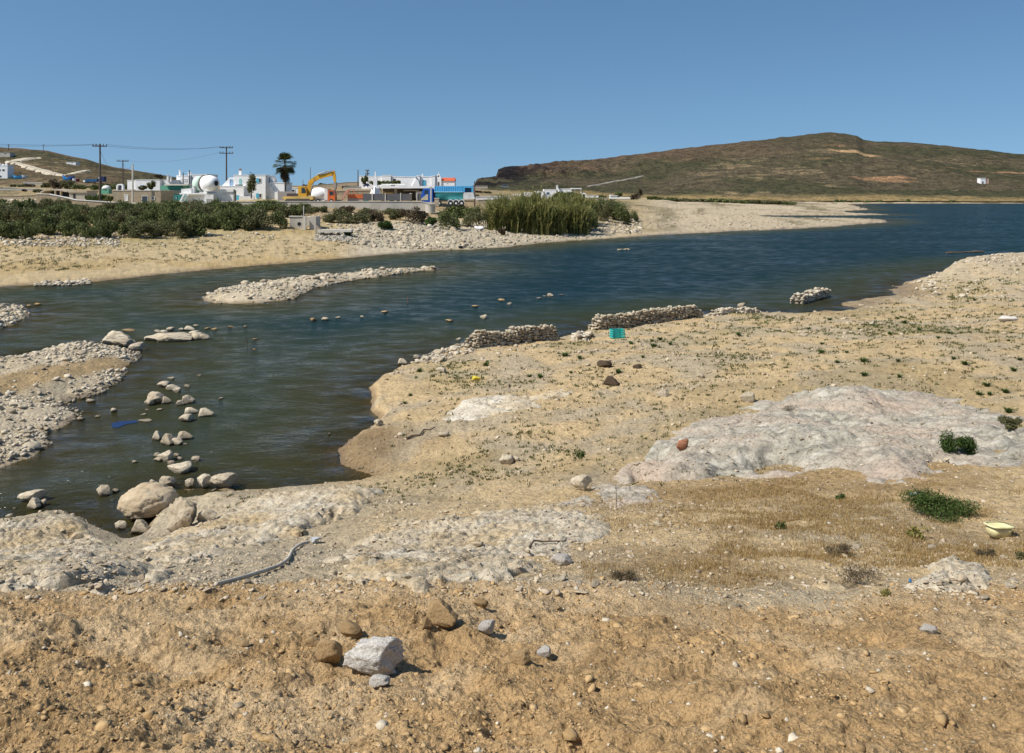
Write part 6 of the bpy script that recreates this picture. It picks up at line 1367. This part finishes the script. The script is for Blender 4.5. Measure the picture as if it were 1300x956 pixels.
# concrete box by the water
h = root("concrete_pump_house", 384, 294, 125.5, "small roofless concrete box with a round hole on the far bank", "concrete box"); D = 125.5
part("front_wall", MB().pb(367.6, 275.4, 385, 297, D, .25), CONC, h); part("pier", MB().pb(385.1, 274.6, 388.4, 297, D, .5, -.25), DCONC, h); part("right_wall", MB().pb(392.2, 275, 400.4, 297, D, .3, .3), CONC, h); part("side_wall", MB().box(X(367.6, D), D + .26, Z(297, D), X(367.6, D) + .25, D + 3, Z(275.4, D)).box(X(400.4, D) - .25, D + .61, Z(297, D), X(400.4, D), D + 3, Z(275, D)), CONC, h)
part("back_wall", MB().box(X(367.6, D), D + 3.002, Z(297, D), X(400.4, D), D + 3.25, Z(276, D)), CONC, h); part("coping", MB().pb(366.8, 274, 384.9, 275.3, D, .4, -.1), DCONC, h)
hl_ = part("round_hole", MB().tube([(X(380, D), D - .01, Z(284.4, D)), (X(380, D), D + .02, Z(284.4, D))], .3, 20), DARK, h); part("ring", MB().add([(X(380, D) + cos(t * .314) * r_, D - .03, Z(284.4, D) + sin(t * .314) * r_) for r_ in (.3, .38) for t in range(20)], [(t, (t + 1) % 20, 20 + (t + 1) % 20, 20 + t) for t in range(20)]), DCONC, hl_)
h = root("thin_pipe", 385.6, 274, 127, "thin pale pipe standing above the concrete box", "pipe"); part("shaft", MB().tube([(X(385.6, 127), 127, Z(276, 127)), (X(385.6, 127), 127, Z(261, 127))], .07, 8), DCONC, h); part("cap", MB().tube([(X(385.6, 127), 127, Z(261, 127) + .002), (X(385.6, 127), 127, Z(260.6, 127))], .09, 8), METAL, h)
h = root("concrete_slab", 424, 295, 121, "flat concrete slab lying on the grey rubble right of the concrete box", "slab"); part("slab", MB().pb(403, 291.6, 446, 294.6, 121, 1.6), DCONC, h); part("ramp", MB().prism([(400.6, 285), (409, 294.5), (401, 294.5)], 121, 1.2, .3), simple("ramp_stone", (.36, .28, .2), .95), h)
bx_ = hit(432, 300)
# foreground litter and small things
x, y, z = hit(1273, 684); h = empty("plastic_tub", (x, y + .1, z), "pale yellow oblong plastic tub lying in the dry grass at the right edge", "tub")
def tub_ring(a, b, zz, n=28, e=.55): return [(x + a * math.copysign(abs(cos(t * 2 * pi / n)) ** e, cos(t * 2 * pi / n)), y + .1 + b * math.copysign(abs(sin(t * 2 * pi / n)) ** e, sin(t * 2 * pi / n)), z + zz) for t in range(n)]
TUB = simple("tub_plastic", (.72, .66, .36), .5, .12, 6, dirt=(.5, .44, .24))
V = tub_ring(.145, .10, 0) + tub_ring(.165, .12, .15) + tub_ring(.155, .11, .15) + tub_ring(.135, .09, .015); n_ = 28
part("basin", MB().add(V, [(k * n_ + t, k * n_ + (t + 1) % n_, (k + 1) * n_ + (t + 1) % n_, (k + 1) * n_ + t) for k in range(3) for t in range(n_)] + [tuple(range(n_ - 1, -1, -1)), tuple(range(3 * n_, 4 * n_))]), TUB, h, True)
V = tub_ring(.168, .123, .135) + tub_ring(.19, .145, .14) + tub_ring(.19, .145, .158) + tub_ring(.158, .112, .16)
part("rim", MB().add(V, [(k * n_ + t, k * n_ + (t + 1) % n_, (k + 1) * n_ + (t + 1) % n_, (k + 1) * n_ + t) for k in range(3) for t in range(n_)]), TUB, h, True)
h.rotation_euler = (radians(-3), radians(4), .2)
# hose
hp = [(274, 746), (290, 742), (310, 737), (328, 731), (346, 725), (358, 720), (366, 713), (370, 704), (376, 697), (384, 693), (393, 691)]
P = []
for a, b in hp: q = hit(a, b); P.append(Vector((q[0], q[1], q[2] + .035)))
Q = []
for i in range(len(P) - 1):
    for k in range(4): Q.append(P[i].lerp(P[i + 1], k / 4))
Q.append(P[-1])
for _ in range(3): Q = [Q[0]] + [(Q[i - 1] + Q[i] * 2 + Q[i + 1]) / 4 for i in range(1, len(Q) - 1)] + [Q[-1]]
for q in Q: q.z = max(q.z, float(hq(q.x, q.y)) + .03, float(otop(q.x, q.y)) + .03)
h = empty("hose", tuple(Q[0]), "grey corrugated hose snaking down the bare slope to a knotted rag", "hose")
rr_ = [.020 if i % 2 else .025 for i in range(len(Q) * 3)]; Q2 = []
for i in range(len(Q) - 1): Q2 += [Q[i].lerp(Q[i + 1], k / 3) for k in range(3)]
part("pipe", MB().tube(Q2, rr_[:len(Q2)], 12), simple("hose_grey", (.50, .45, .37), .8, .25, 5, dirt=(.32, .28, .22)), h, True)
v, f = rock_shape(4, 77, 14, .3, .7); e_ = Q[-1]
k_ = link_mesh("knotted_rag", np_mesh("knotted_rag", v * np.array([.11, .08, .09]), None, f, True), simple("rag_blue_grey", (.45, .47, .48), .9, .4, 14, .02), h, e_ - Q[0] + Vector((.08, .03, .03)))
# teal crate
x, y, z = hit(785.5, 430); h = empty("plastic_crate", (x, y, z), "teal plastic crate standing on the sand in front of the long ruined wall", "crate")
TC = simple("crate_teal", (.03, .42, .38), .5, .2, 4); W, Dp, Hh = .33, .22, .46
m = MB()
for k in range(4): m.box(x - W, y, z + k * .12 + .02, x + W, y + .02, z + k * .12 + .095).box(x - W, y + 2 * Dp, z + k * .12 + .02, x + W, y + 2 * Dp + .02, z + k * .12 + .095)
part("long_side", m, TC, h); m = MB()
for k in range(4): m.box(x - W, y + .022, z + k * .12 + .02, x - W + .02, y + 2 * Dp - .002, z + k * .12 + .095).box(x + W - .02, y + .022, z + k * .12 + .02, x + W, y + 2 * Dp - .002, z + k * .12 + .095)
part("short_side", m, TC, h); part("bottom", MB().box(x - W + .022, y + .022, z, x + W - .022, y + 2 * Dp - .002, z + .02), TC, h)
m = MB()
for a in (-W - .012, -.02, W - .03): m.box(x + a, y - .014, z, x + a + .042, y - .002, z + Hh)
part("rib", m, TC, h); h.rotation_euler = (0, 0, .3)
# litter
def crumple(px, py, w, hh, mat, label, name, cat, seed=5):
    x, y, z = hit(px, py); s = y / F; v, f = rock_shape(4, seed, 16, .35, .6); o = link_mesh(name, np_mesh(name, v * np.array([w * s * .5, w * s * .35, hh * s]), None, f, False), mat, None, (x, y, z + hh * s * .35)); return tag(o, label, cat)
crumple(604, 483, 15, 5.5, simple("yellow_bag", (.62, .50, .05), .6, .3, 8), "crumpled yellow bag on the sand above the white outcrop", "plastic_bag", "bag"); 
crumple(608, 293, 14, 6, simple("white_tarp", (.72, .70, .72), .7, .3, 2), "crumpled white tarpaulin on the far beach below the dark olive bush", "tarpaulin", "tarpaulin", 8); crumple(584, 316, 7, 3.6, simple("black_bag", (.02, .02, .025), .6, .2, 3), "black lump of rubbish at the far water line", "rubbish_lump", "rubbish", 9)
crumple(800, 297, 4, 4, DARK, "dark stump at the far water line right of the reeds", "stump", "stump", 12)
x, y, z = hit(1160, 630); h = empty("plastic_bottle", (x, y, z + .03), "clear plastic bottle with a blue cap lying left of the wide green shrub", "bottle")
part("flask", MB().tube([(x - .02, y, z + .03), (x + .03, y, z + .035), (x + .17, y + .05, z + .035)], [.015, .035, .035], 12), simple("bottle_clear", (.62, .66, .62), .2, .2, 5), h, True); part("cap", MB().tube([(x - .055, y - .01, z + .03), (x - .021, y, z + .03)], .026, 12), simple("cap_blue", (.02, .22, .62), .4), h)
crumple(1156, 742, 4, 6, simple("blue_scrap", (.04, .20, .42), .5), "scrap of blue plastic stuck in the crumbling pale outcrop", "plastic_scrap", "plastic scrap", 14)
crumple(1053, 665, 7, 2.4, simple("white_scrap", (.7, .72, .74), .6), "tiny white plastic scrap in the dry grass", "plastic_scrap", "plastic scrap", 15)
# blue sheet under the water
w0 = [WW(*p) for p in ((141, 538), (152, 535), (172, 534.2), (176, 536.5), (160, 539), (150, 543.2), (143, 543))]
o = MB().add([(a, b, .012) for a, b in w0] + [(a, b, -.02) for a, b in w0], [tuple(range(len(w0) - 1, -1, -1)), tuple(range(len(w0), 2 * len(w0)))] + [(i, (i + 1) % len(w0), (i + 1) % len(w0) + len(w0), i + len(w0)) for i in range(len(w0))]).build("plastic_sheet", simple("sheet_blue", (.008, .022, .085), .4, .3, 2), base=(*w0[0], 0)); tag(o, "dark blue plastic sheet floating in the left shallows", "plastic sheet")
def flog(a, b, r, label, mat, name="log", cat="log"):
    A, B = WW(*a), WW(*b); A = Vector((*A, r * .35)); B = Vector((*B, r * .35)); q = [A.lerp(B, k / 8) + Vector((0, random.uniform(-.08, .08), random.uniform(-.03, .05))) for k in range(9)]
    o = MB().tube(q, [r * (.75 + .25 * sin(k * 1.1 + 1)) * (1 if 0 < k < 8 else .6) for k in range(9)], 10).build(name, mat, base=tuple(A)); return tag(o, label, cat)
flog((1201, 321.5), (1250, 320), .15, "long brown log floating off the right mound", simple("wet_wood", (.17, .11, .06), .8, .3, 2, .02))
flog((784, 317.8), (800, 317.2), .16, "short pale plank drifting off the reeds", simple("pale_wood", (.50, .40, .26), .8, .2, 2), "plank", "plank")
def twig(pts, r, label, mat=BARK, name="branch", up=0.0):
    P = [];
    for i, (a, b) in enumerate(pts): q = hit(a, b); P.append(Vector((q[0], q[1], q[2] + .03 + up * (i % 2))))
    o = MB().tube(P, [r * (1 - .6 * i / len(P)) for i in range(len(P))], 7).build(name, mat, base=tuple(P[0])); return tag(o, label, "branch")
twig([(516, 559), (524, 556), (533, 555), (538, 551), (546, 549), (552, 546)], .035, "bent dry branch lying on the lower slope by the cut shore", up=.03)
twig([(672, 698), (678, 692), (690, 691), (704, 692), (718, 690)], .015, "thin dark root lying above the tilted white stone", up=.02)
x, y, z = hit(782, 646); tag(MB().tube([(x, y, z - .05), (x + .01, y, z + .2), (x - .005, y, z + .44)], [.008, .006, .004], 6).build("dry_stalk", BARK, base=(x, y, z)), "single thin dry stalk standing upright on the bare ground", "stalk")
x, y, z = hit(517.5, 385); tag(MB().tube([(x, y, -.3), (x, y, .45)], .045, 6).build("stake", simple("stake_brown", (.16, .10, .08), .9), base=(x, y, 0)), "thin reddish stake standing in midwater", "stake")
x, y = WW(314, 441); tag(MB().tube([(x, y, -.3), (x + .02, y, .2), (x - .05, y, .5)], .02, 6).tube([(x + .2, y, -.3), (x + .18, y, .12), (x + .3, y, .3)], .015, 6).build("dead_stalks", BARK, base=(x, y, 0)), "dead stalks sticking out of the water right of the flat slab island", "stalk")
